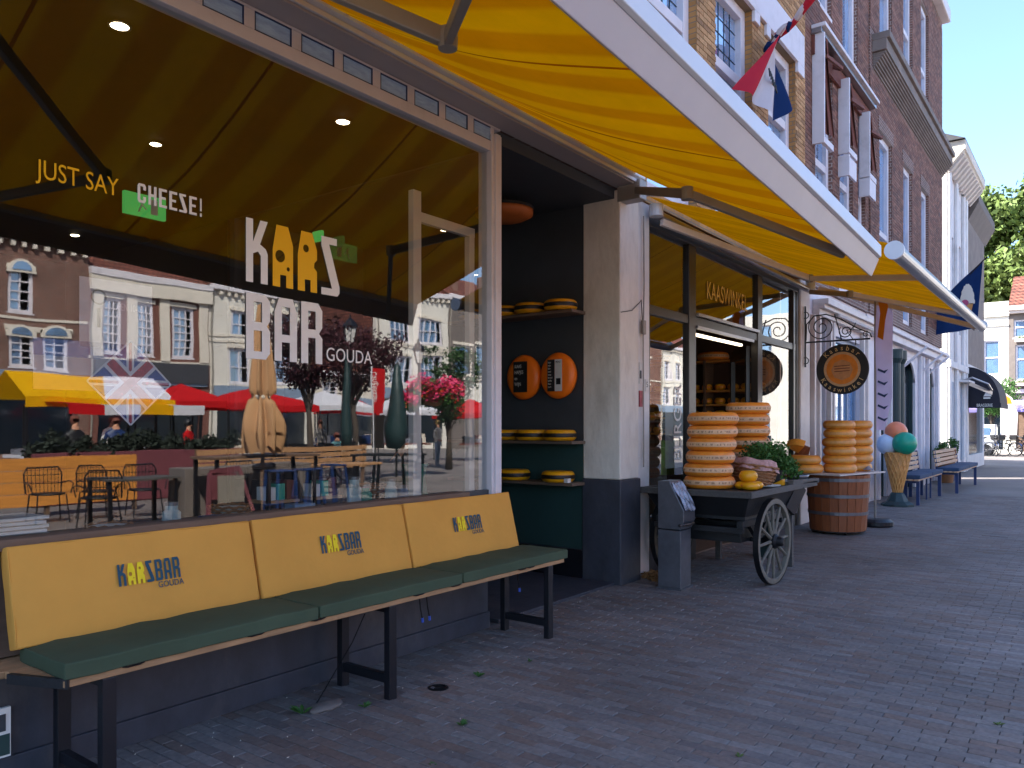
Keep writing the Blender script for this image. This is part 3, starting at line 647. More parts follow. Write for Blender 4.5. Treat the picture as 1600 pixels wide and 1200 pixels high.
# sockets and cable on the pillar
pc = E('pillar_cable'); pc.parent = A
MB().tube([(7.0, -.03, 3.6), (7.01, -.03, 2.9), (6.99, -.03, 2.45), (7.0, -.03, 1.1)], .007, 6).build('cable', M['armgrey'], pc)
MB().tube([(6.49, -.058, 2.58), (6.7, -.06, 2.62), (6.86, -.06, 2.72), (6.95, -.03, 2.76), (6.98, -.03, 2.5)], .004, 5).build('cable', M['iron'], pc)
MB().box(6.96, 7.02, -.05, -.02, 2.42, 2.56).build('junction_box', M['armgrey'], pc, bevel=.006)

# ================================================================== AWNINGS
def bar_z(x): return 2.605 + (6.18 - x) * .0484
AX0, AX1 = .35, 6.18
aw = E('awning', (0, 0, 0), label='large yellow striped folding awning over the cheese bar window', cat='awning', group='yellow folding awnings')
def cloth_pt(u, v):
    x = AX0 + .03 + (AX1 + (.28 if v < .01 else .28 * (1 - v)) - AX0 - .06) * u
    y = -.20 - 2.08 * v; zt = 3.865; zb = bar_z(x) + .19
    sag = -.10 * math.sin(PI * v) ** 1.2 * (1 - .3 * v)
    rip = .016 * math.sin(x * 6.1 + v * 2.2) * (1 - v) ** 1.2 * min(1, v * 6) * (.5 + .7 * min(1, max(0, (x - 3) / 3))) + .008 * math.sin(x * 13 - v * 4) * math.sin(PI * v)
    return (x, y, zt * (1 - v) + zb * v + sag + rip)
MB().grid(cloth_pt, 160, 40).build('awning_cloth', M['awn1'], aw, smooth=True)
b = MB(); b.ext([(-2.318, 0), (-2.366, .118), (-2.366, .125), (-2.25, .17), (-2.29, .05), (-2.308, 0)], AX0, AX1, bar_z(AX0), bar_z(AX1)); b.build('front_bar', M['lilac'], aw, bevel=.003)
b = MB(); b.ext([(-2.368, .126), (-2.388, .132), (-2.388, .215), (-2.36, .232), (-2.22, .235), (-2.22, .172)], AX0, AX1 - .02, bar_z(AX0), bar_z(AX1)); b.build('front_bar_cap', M['alu'], aw, bevel=.004)  # sky brightness on the cap put into a paler colour than the bar
b = MB(); b.ext([(-.2, 0), (-.245, .02), (-.25, .05), (-.22, .075), (-.02, .13), (-.02, 0)], AX0 - .3, 6.62, 3.803, 3.803); b.ext([(-.205, -.03), (-.225, -.03), (-.225, 0), (-.205, 0)], AX0 - .3, 6.62, 3.803, 3.803); b.build('cassette', M['alu'], aw, bevel=.004)
def arm(parent, sh, el, fr, w=.045, h=.07, m=None):
    m = m or M['armgrey']
    a = MB().bar(sh, el, w, h).build('arm', m, parent, bevel=.006)
    b = MB().bar(el, fr, w * .85, h * .85).build('arm', m, parent, bevel=.006)
    j = MB().lathe([(.001, -h * .62), (w * .9, -h * .6), (w * .95, 0), (w * .9, h * .6), (.001, h * .62)], 14, el).build('elbow_joint', M['armgrey'], parent, smooth=False)
arm(aw, (6.55, -.18, 3.72), (4.97, -1.411, 3.09), (5.73, -2.24, 2.70))
arm(aw, (.85, -.18, 3.74), (2.46, -1.468, 3.13), (1.75, -2.24, 2.88))
for x in (6.55, .85): MB().box(x - .07, x + .07, -.26, -.02, 3.62, 3.80).build('arm_bracket', M['armgrey'], aw, bevel=.008)
# second awning
aw2 = E('awning', (0, 0, 0), label='shorter yellow awning with round grey front tube over the black framed shop window', cat='awning', group='yellow folding awnings')
def c2(u, v):
    x = 6.95 + 5.77 * u; y = -.10 - 2.22 * v
    return (x, y, 3.775 * (1 - v) + 2.99 * v - .02 * math.sin(PI * v) + .007 * math.sin(x * 9 + v * 3) * math.sin(PI * v))
MB().grid(c2, 120, 26).build('awning_cloth', M['awn2'], aw2, smooth=True)
b = MB(); b.tube([(6.93, -2.33, 2.93), (12.78, -2.33, 2.905)], .062, 20); b.build('front_tube', M['alutube'], aw2, smooth=False)
for x in (6.915, 12.79): MB().tube([(x - .02, -2.33, 2.93), (x + .02, -2.33, 2.93)], .075, 20).build('tube_cap', M['alu'], aw2)
MB().tube([(7.1, -.09, 3.645), (12.3, -.09, 3.60)], .045, 16).build('roller_tube', M['alutube'], aw2)
MB().bar((12.74, -.12, 3.68), (12.74, -2.3, 2.90), .05, .07).build('side_rail', M['offwhite'], aw2, bevel=.004)
arm(aw2, (7.15, -.15, 3.55), (9.2, -1.0, 3.2), (8.3, -2.27, 2.93), m=M['offwhite']); arm(aw2, (12.2, -.15, 3.55), (10.6, -1.1, 3.2), (11.4, -2.27, 2.93), m=M['offwhite'])
for x in (7.1, 12.3): MB().lathe([(.001, -.06), (.07, -.06), (.07, .06), (.001, .06)], 14, (x, -.12, 3.66)).build('end_bracket', M['alu'], aw2, bevel=.004)

# ================================================================== YELLOW BRICK BUILDING (shop 2 below)
B = E('brick_building', (0, 0, 0), label='yellow brick house with leaded white windows above the second cheese shop', cat='building')
bo = [(7.09, 8.287, 3.9, 6.95), (8.836, 10.046, 3.9, 6.95), (10.66, 11.867, 3.9, 6.95)]
by = -.02
wall(B, 6.93, 12.34, 3.76, 8.6, by, .3, bo, M['brickyellow'])
BAND = [(6.93, 12.18, 6.95, 7.44), (8.60, 8.836, 6.7, 6.95), (10.046, 10.236, 6.83, 6.95), (11.867, 12.18, 6.83, 6.95)]
lay_bricks(B, 6.93, 12.34, 4.0, 8.55, by, bo + BAND, M['pyellow'])
b = MB(); b.box(6.93, 12.18, by - .05, by - .002, 6.95, 7.44)
for x0, x1 in ((8.287, 8.5), (8.66, 8.836), (10.046, 10.236), (10.5, 10.66), (11.867, 12.18)): b.box(x0, x1, by - .05, by - .002, 6.80, 6.95)
b.build('lintel_band', M['white'], B, bevel=.006)
for x0, x1, z0, z1 in bo:
    w_ = window(B, x0, x1, z0, z1, .07, fw=.14, d=.11, rail=.70, top=(5, 4), sill=True, bar=.009)
    MB().box(x0 + .62, x1 - .11, .185, .20, z0 + .15, z0 + 1.95).build('blind', M['blind'], w_)
MB().box(6.93, 12.34, by - .12, .3, 8.6, 8.8).build('cornice', M['white'], B, bevel=.02)
MB().ext([(.0, 8.78), (4, 10.5), (8, 8.6), (8, 8.5), (.0, 8.7)], 6.93, 12.34).build('roof', M['slate'], B)
# ground floor: white piers, black window frame
b = MB(); b.box(6.93, 7.188, .0, .30, 0, 3.76); b.build('pier', M['white2'], B, bevel=.012)
b = MB(); b.box(12.18, 12.66, -.01, .30, 0, 3.76); b.build('pier', M['offwhite'], B, bevel=.012)
bf = MB()
for x0, x1 in ((7.188, 7.24), (8.19, 8.38), (10.4, 10.58), (11.93, 12.02), (12.08, 12.178)): bf.box(x0, x1, .02, .12, .0, 3.62)
bf.box(7.188, 12.178, .03, .11, 2.66, 2.76); bf.box(7.188, 12.178, .01, .12, 3.55, 3.72); bf.box(7.188, 8.19, .03, .11, .48, .56); bf.box(10.58, 11.93, .03, .11, .48, .56)
f2 = bf.build('shopfront_frame', M['blackframe'], B, bevel=.006)
b = MB(); b.box(8.385, 10.395, -.01, .02, 2.765, 2.80); b.box(8.385, 10.2, .0, .03, 2.62, 2.655); b.build('transom_trim', M['alutube'], f2)
for x0, x1, z0, z1 in ((7.24, 8.19, .56, 2.66), (7.24, 8.19, 2.76, 3.55), (8.38, 10.4, 2.76, 3.55), (10.58, 11.93, 2.76, 3.55), (10.58, 11.93, .56, 2.66)):
    sheet(x0, x1, .06, z0, z1).build('shopfront_glass', M['glass'], f2)
MB().box(7.188, 8.19, .04, .14, 0, .48).build('stall_riser', M['navywall'], B); MB().box(10.58, 12.178, .04, .14, 0, .48).build('stall_riser', M['navywall'], B)
text('window_letter', 'KAASWINKEL', .30, film('film_faded_gold', '#e8b850', .75), f2, at(8.75, .05, 3.02), xs=.72)
lp = [(7.70, 1.05), (8.15, 1.05), (8.15, 1.95)] + [(7.925 + .225 * math.cos(PI * k / 10), 1.95 + .35 * math.sin(PI * k / 10)) for k in range(1, 10)] + [(7.70, 1.95)]
flat('arched_reflection', [lp], film('film_pale', '#d4dad8', .45), f2, .0006, at(0, .075, 0))  # reflection of an arched sign drawn as pale film on the pane
text('reflected_print', 'BURGER', .27, M['glasswhite'], f2, at(8.06, .055, 1.12) @ Matrix.Rotation(R(90), 4, 'Z'), xs=.85)
# open door leaf, standing into the shop
dl = E('shop_door', (10.42, .16, 0), R(35)); dl.parent = B
b = MB(); b.box(0, .07, -.03, .03, .05, 2.6); b.box(.83, .9, -.03, .03, .05, 2.6); b.box(.07, .83, -.03, .03, .05, .55); b.box(.07, .83, -.03, .03, 2.45, 2.6)
b.build('door_frame', M['blackframe'], dl); sheet(.07, .83, 0, .55, 2.45).build('door_glass', M['glassdoor'], dl)
# room of shop 2
rm = MB(); rm.box(7.2, 12.1, 4.9, 5, 0, 3.75); rm.box(7.1, 7.185, .2, 5, 0, 3.75); rm.box(12.06, 12.17, .3, 5, 0, 3.75); rm.build('room_wall', P('warm_brown_wall', '#4a3226', .8, .15, 2, .1), B)
MB().box(7.2, 12.1, .13, 4.9, 3.56, 3.62).build('room_ceiling', P('pale_ceiling', '#4a3d33', .8, .05, 2, .05), B); MB().box(7.2, 12.1, .14, 4.9, 0, .02).build('room_floor', M['darkwood'], B)
for z in (2.55, 2.08, 1.86, 1.66, 1.4): MB().box(11.74, 12.05, .35, 3.4, z - .03, z).build('shelf', M['orangewood'], B)
for x0 in (11.72,):
    for y in (.34, 1.35, 2.4, 3.4): MB().box(11.72, 12.05, y - .02, y + .02, 0, 2.6).build('shelf_upright', M['darkwood'], B)
MB().box(8.6, 10.2, .16, .20, 2.58, 2.61).build('glow_strip', M['strip'], B)  # glowing strip added on the door header to warm the shop interior
MB().box(7.35, 8.1, .25, .75, 0, 1.25).build('display_counter', M['shelf'], B)
for z in (1.25, 1.55, 1.8): MB().box(7.3, 8.15, .2, .6, z, z + .02).build('display_shelf', M['shelf'], B)
# signs on the piers
b = MB().box(6.92 + .03, 6.99, -.012, -.002, 1.93, 2.14).build('pier_notice', M['paper'], B); MB().box(6.955, 6.985, -.016, -.012, 1.98, 2.06).build('notice_print', M['charcoal'], b)
b = MB().box(7.08, 7.15, -.012, -.002, 1.86, 1.98).build('pier_notice', M['paper'], B); text('notice_print', '5', .08, M['charcoal'], b, at(7.09, -.013, 1.9))
b = MB().box(6.95, 7.01, -.014, -.002, 1.70, 1.86).build('alarm_sticker', P('faded_red_sticker', '#a8545a', .6, .3, 40, 0), B)

# ================================================================== BROWN BRICK HOUSE WITH SHUTTER AWNINGS
Cc = E('brick_building', (0, 0, 0), label='brown brick house with white shutter boxes and bunched brown awnings upstairs', cat='building')
cx0, cx1 = 12.34, 16.6
co = [(12.95, 13.965, 3.9, 7.5), (14.42, 15.35, 3.9, 7.5), (15.75, 16.3, 3.9, 7.5), (12.9, 13.9, 8.45, 11.2), (14.62, 15.7, 8.15, 10.9)]
wall(Cc, cx0, cx1, 3.76, 11.6, -.0, .3, co, M['brickbrown'])
lay_bricks(Cc, cx0, cx1, 4.2, 11.55, 0, co, M['pbrown'], proud=.008)
for i, (x0, x1, z0, z1) in enumerate(co): window(Cc, x0, x1, z0, z1, .06, fw=.13, d=.09, rail=.55, sill=i > 2, top=(4, 4) if i > 2 else None, bar=.009)
MB().box(12.72, 16.5, -.23, -.012, 7.80, 7.86).build('gutter_shelf', M['white'], Cc, bevel=.006); MB().box(12.72, 16.5, -.17, -.012, 7.72, 7.80).build('gutter_shelf', M['alutube'], Cc, bevel=.006)
def shutter(x, zt, zb, w=.55):
    t = E('shutter_box'); t.parent = Cc
    MB().box(x, x + .05, -.20, -.012, zb, zt).build('side_board', M['white'], t, bevel=.005)
    MB().box(x + .05, x + w, -.20, -.14, zb, zb + .10).build('bottom_rail', M['white'], t, bevel=.005)
    def fold(u, v):
        return (x + .10 + .07 * math.sin(u * 22 + v * 3) + w * .7 * (1 - v) * u + .1 * u, -.20 + .17 * (1 - u), zb + .25 + (zt - zb - .3) * v)
    MB().grid(fold, 30, 12).build('bunched_awning', M['brown'], t, smooth=True)
    b = MB(); b.bar((x + .1, -.20, zt - .35), (x + w + .5, -.06, zt - .02), .035, .04); b.bar((x + .1, -.20, zt - .35), (x + w + .5, -.2, zt - .2), .04, .05); b.bar((x + w + .5, -.2, zt - .2), (x + w + .5, -.02, zt - .1), .05, .08)
    b.build('awning_arm', M['brown'], t)
shutter(12.76, 7.72, 5.98); shutter(14.30, 7.55, 6.25); shutter(15.80, 7.45, 6.2)
for x in (14.30, 15.80): MB().box(x, x + .05, -.20, -.012, 5.86, 6.22).build('shutter_panel', M['white'], Cc); MB().box(x + .05, x + .5, -.2, -.16, 5.86, 6.18).build('shutter_panel', M['white'], Cc)
MB().box(12.72, 16.5, -.06, -.012, 7.40, 7.70).build('awning_headboard', M['brown'], Cc)
MB().box(cx0, cx1, -.18, .3, 11.6, 11.85).build('cornice', M['white'], Cc, bevel=.02)
MB().ext([(-.0, 11.8), (4, 13.5), (8, 11.6), (8, 11.5), (0, 11.7)], cx0, cx1).build('roof', M['slate'], Cc)
# its ground floor: blue grey doors between white pilasters below a moulded head
wall(Cc, 12.66, cx1, 0, 3.76, .05, .3, [(13.25, 13.75, .1, 2.55), (13.25, 13.75, 2.7, 3.4), (14.1, 16.1, .5, 3.1)], M['white'])
window(Cc, 14.1, 16.1, .5, 3.1, .12, fw=.08, nx=4, nz=1, mf=M['bluegrey'], mg=M['pane'], sill=True, bar=.07, name='shop_window')
b = MB().box(13.25, 13.75, .12, .18, .1, 2.55).build('door', M['bluegrey'], Cc); MB().box(13.33, 13.67, .112, .12, .9, 2.4).build('door_glass', M['darkglass'], b); MB().box(13.25, 13.75, .12, .16, 2.7, 3.4).build('fanlight', M['darkglass'], Cc)
for x in (12.85, 13.15, 13.8, 14.0, 16.12, 16.45): MB().box(x, x + .09, -.03, .048, 0, 3.3).build('pilaster', M['offwhite'], Cc, bevel=.01)
b = MB()
for k in range(60): b.box(13.85 + k * .042, 13.87 + k * .042, -.16, -.12, 3.36, 3.41)
b.box(13.0, 16.58, -.14, .048, 3.41, 3.47); b.box(13.0, 16.58, -.20, .048, 3.47, 3.56); b.box(13.0, 16.58, -.06, .048, 3.3, 3.41); b.build('moulded_head', M['offwhite'], Cc, bevel=.005)

# ================================================================== TALL BROWN BRICK BUILDING
D = E('brick_building', (0, 0, 0), label='tall brown brick building with a dark stone cornice and narrow white windows', cat='building')
dx0, dx1 = 16.6, 25.42
do = [(17.4, 18.60, 3.9, 7.62), (19.85, 20.9, 3.9, 7.62), (22.1, 23.15, 3.9, 7.62), (17.4, 18.6, 9.42, 12.6), (19.85, 20.95, 9.42, 12.6), (22.05, 23.15, 9.42, 12.4), (24.3, 24.5, 30, 31)]
wall(D, dx0, dx1, 3.76, 13.1, -.03, .3, do, M['brickbrown'])
def course(parent, x0, x1, z0, z1, y, ops, mat):
    b = lay_bricks(parent, x0, x1, z0, z1, y, ops, mat, proud=.007, n_single=0)
course(D, dx0, dx1, 4.2, 8.66, -.03, do, M['pbrown']); course(D, dx0, dx1, 9.45, 13.0, -.03, do, M['pbrown'])
for x0, x1, z0, z1 in do[:6]: window(D, x0, x1, z0, z1, .03, fw=.13, d=.10, rail=.45, sill=False)
b = MB(); b.box(16.77, 25.45, -.30, -.03, 8.98, 9.20); b.box(16.77, 25.47, -.36, -.03, 9.20, 9.34)
for k in range(7): b.box(16.82, 25.43, -.06 - .035 * k, -.03, 8.68 + .042 * k, 8.68 + .042 * (k + 1))
b.build('stone_cornice', M['stonedark'], D, bevel=.01)
for x0, x1, z0, z1 in do[3:6]: MB().box(x0 - .15, x1 + .15, -.10, .03, z0 - .12, z0 - .003).build('sill', M['stonedark'], D, bevel=.01)
for x0, x1, z0, z1 in do[:3]: MB().box(x0 - .12, x1 + .12, -.05, -.03, z1 + .003, z1 + .28).build('brick_arch', M['brickbrown'], D)
MB().box(dx0, dx1 + .06, -.25, .3, 13.1, 13.45).build('eaves', M['white'], D, bevel=.03)
MB().hexa([(dx0, .3, 0), (dx1, .3, 0), (dx1 - 7.3, 10, 0), (dx0, 10, 0), (dx0, .3, 13.1), (dx1, .3, 13.1), (dx1 - 7.3, 10, 13.1), (dx0, 10, 13.1)]).build('side_mass', M['brickbrown'], D)
dops = [(17.65, 18.35, 0, 3.2), (20.2, 21.65, 0, 3.2), (22.65, 22.95, .5, 3.1), (23.45, 24.4, 0, 3.2)]
wall(D, dx0, dx1, 0, 3.76, .02, .3, dops, M['white'])
for x0, x1, z0, z1 in dops:
    o = MB().box(x0, x1, .15, .2, z0, z1).build('shopfront_glass', M['darkglass'], D)
    MB().box(x0, x0 + .07, .08, .15, z0, z1).build('frame', M['greencol'], o); MB().box(x1 - .07, x1, .08, .15, z0, z1).build('frame', M['greencol'], o)
    n_ = 10; cxm = (x0 + x1) / 2; hw = (x1 - x0) / 2   # arched head in front of the opening
    lp = [(x0, 3.2), (x1, 3.2), (x1, 2.6)] + [(cxm + hw * math.cos(PI * k / n_), 2.6 + .5 * math.sin(PI * k / n_)) for k in range(1, n_)] + [(x0, 2.6)]
    flat('arch_spandrel', [lp], M['white'], D, .02, at(0, .05, 0))
for x in (18.78, 19.2): MB().lathe([(.16, 0), (.16, .25), (.12, .3), (.12, 2.9), (.17, 3.0), (.17, 3.2)], 16, (x, -.06, 0)).build('column', M['greencol'], D)
for x in (17.3, 18.45, 19.65, 22.0, 22.35, 23.1, 24.55): b = MB().box(x, x + .14, -.06, .018, 0, 3.3).build('pilaster', M['white'], D, bevel=.01)
for x in (20.05, 22.3, 23.3): MB().bar((x, .0, 2.9), (x + .0, -.5, 3.35), .05, .05).build('bracket', M['white'], D)
b = MB(); b.box(dx0, dx1, -.14, .018, 3.34, 3.5); b.box(dx0, dx1, -.22, .018, 3.5, 3.58); b.build('shop_cornice', M['white'], D, bevel=.01)

# ================================================================== WHITE BUILDING WITH DEEP EAVES, DARK ONE BEHIND
W1 = E('white_building', (0, 0, 0), label='white plastered building with deep wooden eaves past the tall brick one', cat='building')
wo = [(27.1, 27.9, 4.5, 7.4), (28.6, 29.5, 4.5, 7.4)]
wall(W1, 26.5, 30.55, 0, 9.6, .0, .3, wo, M['white2'])
for o_ in wo: window(W1, *o_, .06, fw=.1, rail=.6)
MB().hexa([(26.5, .3, 0), (30.55, .3, 0), (30.55, 10, 0), (19.2, 10, 0), (26.5, .3, 9.6), (30.55, .3, 9.6), (30.55, 10, 9.6), (19.2, 10, 9.6)]).build('side_mass', M['white2'], W1)
for x in (26.52, 28.0, 29.6, 30.2): MB().box(x, x + .35, -.09, -.002, 0, 9.2).build('pilaster', M['white2'], W1, bevel=.02)
b = MB(); b.ext([(-.10, 9.2), (-.48, 9.65), (-.52, 9.65), (-.52, 9.95), (9, 9.95), (9, 9.6), (0, 9.6), (0, 9.2)], 26.3, 31.2); b.build('eaves', M['cream'], W1, bevel=.02)
for k in range(11): MB().bar((26.5 + k * .45, -.05, 9.12), (26.5 + k * .45, -.44, 9.58), .1, .1).build('eaves_bracket', M['offwhite'], W1)
MB().ext([(-.52, 9.96), (4, 12), (9, 9.96)], 26.2, 31.3).build('roof', M['slate'], W1)
b = MB(); b.box(26.5, 30.5, -.12, .0, 3.3, 3.5); b.box(29.0, 30.4, -.3, -.0, 2.95, 3.02); b.build('shop_moulding', M['white2'], W1, bevel=.01)
b = MB(); b.tube([(29.3, -.05, 3.0), (29.3, -.35, 3.1), (29.7, -.75, 2.9), (30.3, -.8, 2.72)], .035, 6); b.bar((29.4, -.25, 2.92), (30.4, -.8, 2.62), .02, .12); b.build('folded_awning', M['alutube'], W1)
for x0, x1 in ((27.4, 27.95), (28.4, 28.95), (29.4, 30.1)): MB().box(x0, x1, -.01, -.002, .4, 2.9).build('shop_glass', M['bluegrey'], W1)
W2b = E('corner_building', (0, 0, 0), label='narrow dark grey building with stone cornice at the end of the row', cat='building')
wall(W2b, 30.56, 36, 3.7, 9.0, .0, .3, [(32, 33, 5, 7)], M['stonedark']); wall(W2b, 30.56, 36, 0, 3.7, .0, .3, [(31.5, 35.5, .5, 3)], M['white2'])
MB().box(31.5, 35.5, .1, .15, .5, 3).build('shop_glass', M['darkglass'], W2b)
MB().box(30.56, 36, .3, 8, 0, 9.0).build('side_mass', M['stonedark'], W2b); b = MB(); b.ext([(0, 8.7), (-.32, 9.3), (-.32, 9.6), (8, 9.6), (8, 9), (0, 9)], 31.3, 36.4); b.build('cornice', M['stone'], W2b)

# ================================================================== CROSS STREET: WHITE HOUSE, BRICK HOUSE (facing the camera)
def turned(name, label, X, y0): return E(name, (X, y0, 0), R(-90), label=label, cat='building')   # local x runs to world -y
G1 = turned('white_house', 'sunlit white plastered house with stepped parapet closing the street', 52, 6.0)
def ly(y): return 6.0 - y
go = [(ly(1.64), ly(.84), 4.47, 6.42), (ly(3.3), ly(2.5), 4.47, 6.42), (ly(3.1), ly(2.1), 7.2, 9.1), (ly(5), ly(4.2), 4.47, 6.42), (ly(2.6), ly(.7), .2, 3.1)]
wall(G1, 0, ly(.43), 0, 8.6, 0, .3, go, M['sunwhite'])
for o_ in go[:4]: window(G1, *o_, .06, fw=.08, rail=.5, nx=1)
MB().box(go[4][0], go[4][1], .1, .15, .2, 3.1).build('shop_glass', M['darkglass'], G1)
b = MB(); b.box(0, ly(1.9), 0, .3, 8.6, 9.9); b.box(0, ly(2.6), 0, .3, 9.9, 10.5); b.box(ly(1.7), ly(.40), -.12, 0, 7.75, 7.95); b.box(ly(1.55), ly(.42), -.07, 0, 7.2, 7.3); b.box(0, ly(1.85), -.1, .3, 9.8, 9.92)
b.build('parapet', M['sunwhite'], G1, bevel=.02)
MB().box(0, ly(.43), .3, 7, 0, 8.5).build('side_mass', M['sunwhite'], G1)
G2 = turned('gabled_house', 'brown brick house with red tiled roof, flower boxes and lavender shop awning', 52, .42)
def lz(y): return .42 - y
g2 = [(lz(0.12), lz(-1.5), 4.1, 6.1), (lz(.2), lz(-1.5), 6.5, 7.5), (lz(.1), lz(-2.2), .1, 2.35), (lz(-2.6), lz(-4), 4.1, 6.1)]
wall(G2, 0, 6, 2.9, 7.9, 0, .3, g2, M['stone']); wall(G2, 0, 6, 0, 2.9, 0, .3, g2, M['sunwhite'])
for o_ in (g2[0], g2[1], g2[3]): window(G2, *o_, .06, fw=.09, nx=2, rail=.6)
o = MB().box(g2[2][0], g2[2][1], .1, .15, .1, 2.35).build('shopfront', M['darkwood'], G2); MB().box(g2[2][0] + .5, g2[2][0] + .6, .05, .1, .1, 2.35).build('door_post', M['offwhite'], o)
b = MB(); b.ext([(0, 7.85), (-.35, 7.85), (-.35, 8.0), (-.5, 8.0), (-.5, 8.25), (0, 8.25)], -.05, 6); b.build('cornice', M['offwhite'], G2, bevel=.03); MB().box(0, 6, -.08, 0, 3.4, 3.6).build('string_course', M['offwhite'], G2)
MB().ext([(-.4, 8.25), (3, 10.4), (7, 8.3)], 0, 6).build('roof', M['tile'], G2); MB().box(0, 6, .3, 7, 0, 8.2).build('side_mass', M['brickbrown'], G2)
b = MB(); b.hexa([(.75, -.3, 8.26), (1.05, -.3, 8.26), (1.05, 1.2, 8.26), (.75, 1.2, 8.26), (1.5, -.3, 9.4), (1.8, -.3, 9.4), (1.8, 1.2, 9.4), (1.5, 1.2, 9.4)]); b.build('gable_edge', M['offwhite'], G2)
MB().add([(.05, -.02, 3.0), (4, -.02, 3.0), (4, -1.1, 2.5), (.05, -1.1, 2.5), (.05, -1.1, 2.32), (4, -1.1, 2.32)], [(0, 1, 2, 3), (3, 2, 5, 4)]).build('shop_awning', M['lavender'], G2)
for z in (3.95, 6.4):
    MB().box(.3, 1.9, -.3, -.02, z - .16, z).build('flower_box', M['offwhite'], G2); link('flowers', leaves(500, [(.5 + k * .22, -.17, z + .1, .16) for k in range(7)], .07, (1, 1, 1)), G2, M['leafyel'], kind='stuff')
G3 = turned('far_house', 'pale far house with dark windows beyond the brick one', 52, -5.6)
wall(G3, 0, 14, 0, 9, 0, .3, [(1 + 2.4 * k, 2.2 + 2.4 * k, z, z + 1.8) for k in range(5) for z in (1, 4, 6.5)], M['sunwhite'])
for k in range(5):
    for z in (1, 4, 6.5): window(G3, 1 + 2.4 * k, 2.2 + 2.4 * k, z, z + 1.8, .08)
# dome canopy
dm = E('dome_canopy', (30.7, -.02, 0), label='black half dome canopy with white lettering on the last shopfront', cat='canopy')
def dome(u, v):
    a = u * PI / 2; th = v * PI   # quarter-round in section, rounded ends
    return (2.6 * v * 1.0, -.98 * math.sin(a), 2.28 + 1.27 * math.cos(a))
b = MB(); b.grid(lambda u, v: dome(u, v), 14, 10)
b.add([(0, 0, 2.28)] + [(0, -.98 * math.sin(k / 14 * PI / 2), 2.28 + 1.27 * math.cos(k / 14 * PI / 2)) for k in range(15)], [(0, i, i + 1) for i in range(1, 15)])
b.box(0, 2.6, -1.0, -.97, 2.14, 2.30); b.box(-.01, .02, -.98, 0, 2.14, 2.28)
b.build('canopy_cloth', M['domecloth'], dm)
side = Matrix.Translation((-.015, 0, 0)) @ Matrix.Rotation(R(-90), 4, 'Z') @ FRONT
text('canopy_lettering', 'BRASSERIE', .15, M['glasswhite'], dm, Matrix.Translation((-.02, -.30, 2.18)) @ Matrix.Rotation(R(-90), 4, 'Z') @ FRONT, xs=.68)
flat('canopy_emblem', [[(0, 0), (.2, 0), (.2, .05), (0, .05)], [(.0, .08), (.24, .08), (.18, .2), (.06, .2)]], M['glasswhite'], dm, .001, Matrix.Translation((-.02, -.5, 2.45)) @ Matrix.Rotation(R(-90), 4, 'Z') @ FRONT)
# trees
tree('broad_tree', 'tall leafy green tree rising behind the white house', 68, 2.0, 19.5, 9.5, M['leafyel'], .4, 90000, .40, low=.22)
tree('broad_tree', 'green tree at the right edge behind the gabled house', 66, -7, 18, 9, M['leafyel'], .4, 60000, .40, low=.22)
tree('street_tree', 'small street tree beside the parked bicycles', 49.5, 1.0, 4.4, 1.3, M['leaf'], .07, 5000, .11, low=.5)

# ================================================================== THINGS ON THE PAVEMENT
def cushion(parent, name, M_, w, d, h, mat, puff=.012, nx=16, nd=8):
    """stuffed pad: local x = length, y = depth, z = thickness"""
    bm = bmesh.new(); bmesh.ops.create_cube(bm, size=1)
    bmesh.ops.subdivide_edges(bm, edges=bm.edges[:], cuts=9, use_grid_fill=True)
    for v in bm.verts:
        x, y, z = v.co; fx = 1 - abs(2 * x) ** 6; fy = 1 - abs(2 * y) ** 4
        v.co = Vector((x * (w - .004 * (abs(2 * z) ** 2)), y * d, z * h + puff * (1 if z > 0 else -.2) * fx * fy * abs(2 * z) + .0025 * math.sin(x * 23 + y * 11)))
    for v in bm.verts:
        q = M_ @ v.co; dn = NZ.noise(q * 7) * .0045 + NZ.noise(q * 17) * .002; v.co.z += dn * (1 if v.co.z > 0 else 0); v.co.y += dn * .6
    me = bpy.data.meshes.new(name); bm.to_mesh(me); bm.free(); me.transform(M_)
    o = link(name, me, parent, mat, smooth=True, bevel=.010, seg=3)
    e = .006; x_, y_, z_ = w / 2 - e, d / 2 - e, h / 2 - .003
    b = MB(); b.M = M_
    for p0, p1 in (((-x_, -y_), (x_, -y_)), ((x_, -y_), (x_, y_)), ((x_, y_), (-x_, y_)), ((-x_, y_), (-x_, -y_))):
        b.tube([(p0[0] + (p1[0] - p0[0]) * t / 12, p0[1] + (p1[1] - p0[1]) * t / 12, z_ + .0012 * math.sin(t * 2.1)) for t in range(13)], .0038, 6)
    b.build('piping', mat, o, smooth=True)
    return o
bench = E('bench', (0, 0, 0), label='long bench with yellow back cushions and dark green seat pads before the big window', cat='bench')
bz = .515
b = MB(); b.hexa([(1.335, -.547, bz), (4.765, -.547, bz), (4.765, -.24, bz), (1.245, -.24, bz), (1.335, -.547, bz + .028), (4.765, -.547, bz + .028), (4.765, -.24, bz + .028), (1.245, -.24, bz + .028)])
b.build('seat_board', M['wood'], bench, bevel=.003)
MB().hexa([(1.23, -.30, bz - .004), (1.34, -.556, bz - .004), (1.352, -.548, bz - .004), (1.25, -.29, bz - .004), (1.23, -.30, bz + .034), (1.34, -.556, bz + .034), (1.352, -.548, bz + .034), (1.25, -.29, bz + .034)]).build('end_board', M['cartblack'], bench)
MB().box(1.22, 4.765, -.235, -.02, bz, bz + .028).build('seat_board', M['wood'], bench, bevel=.003)
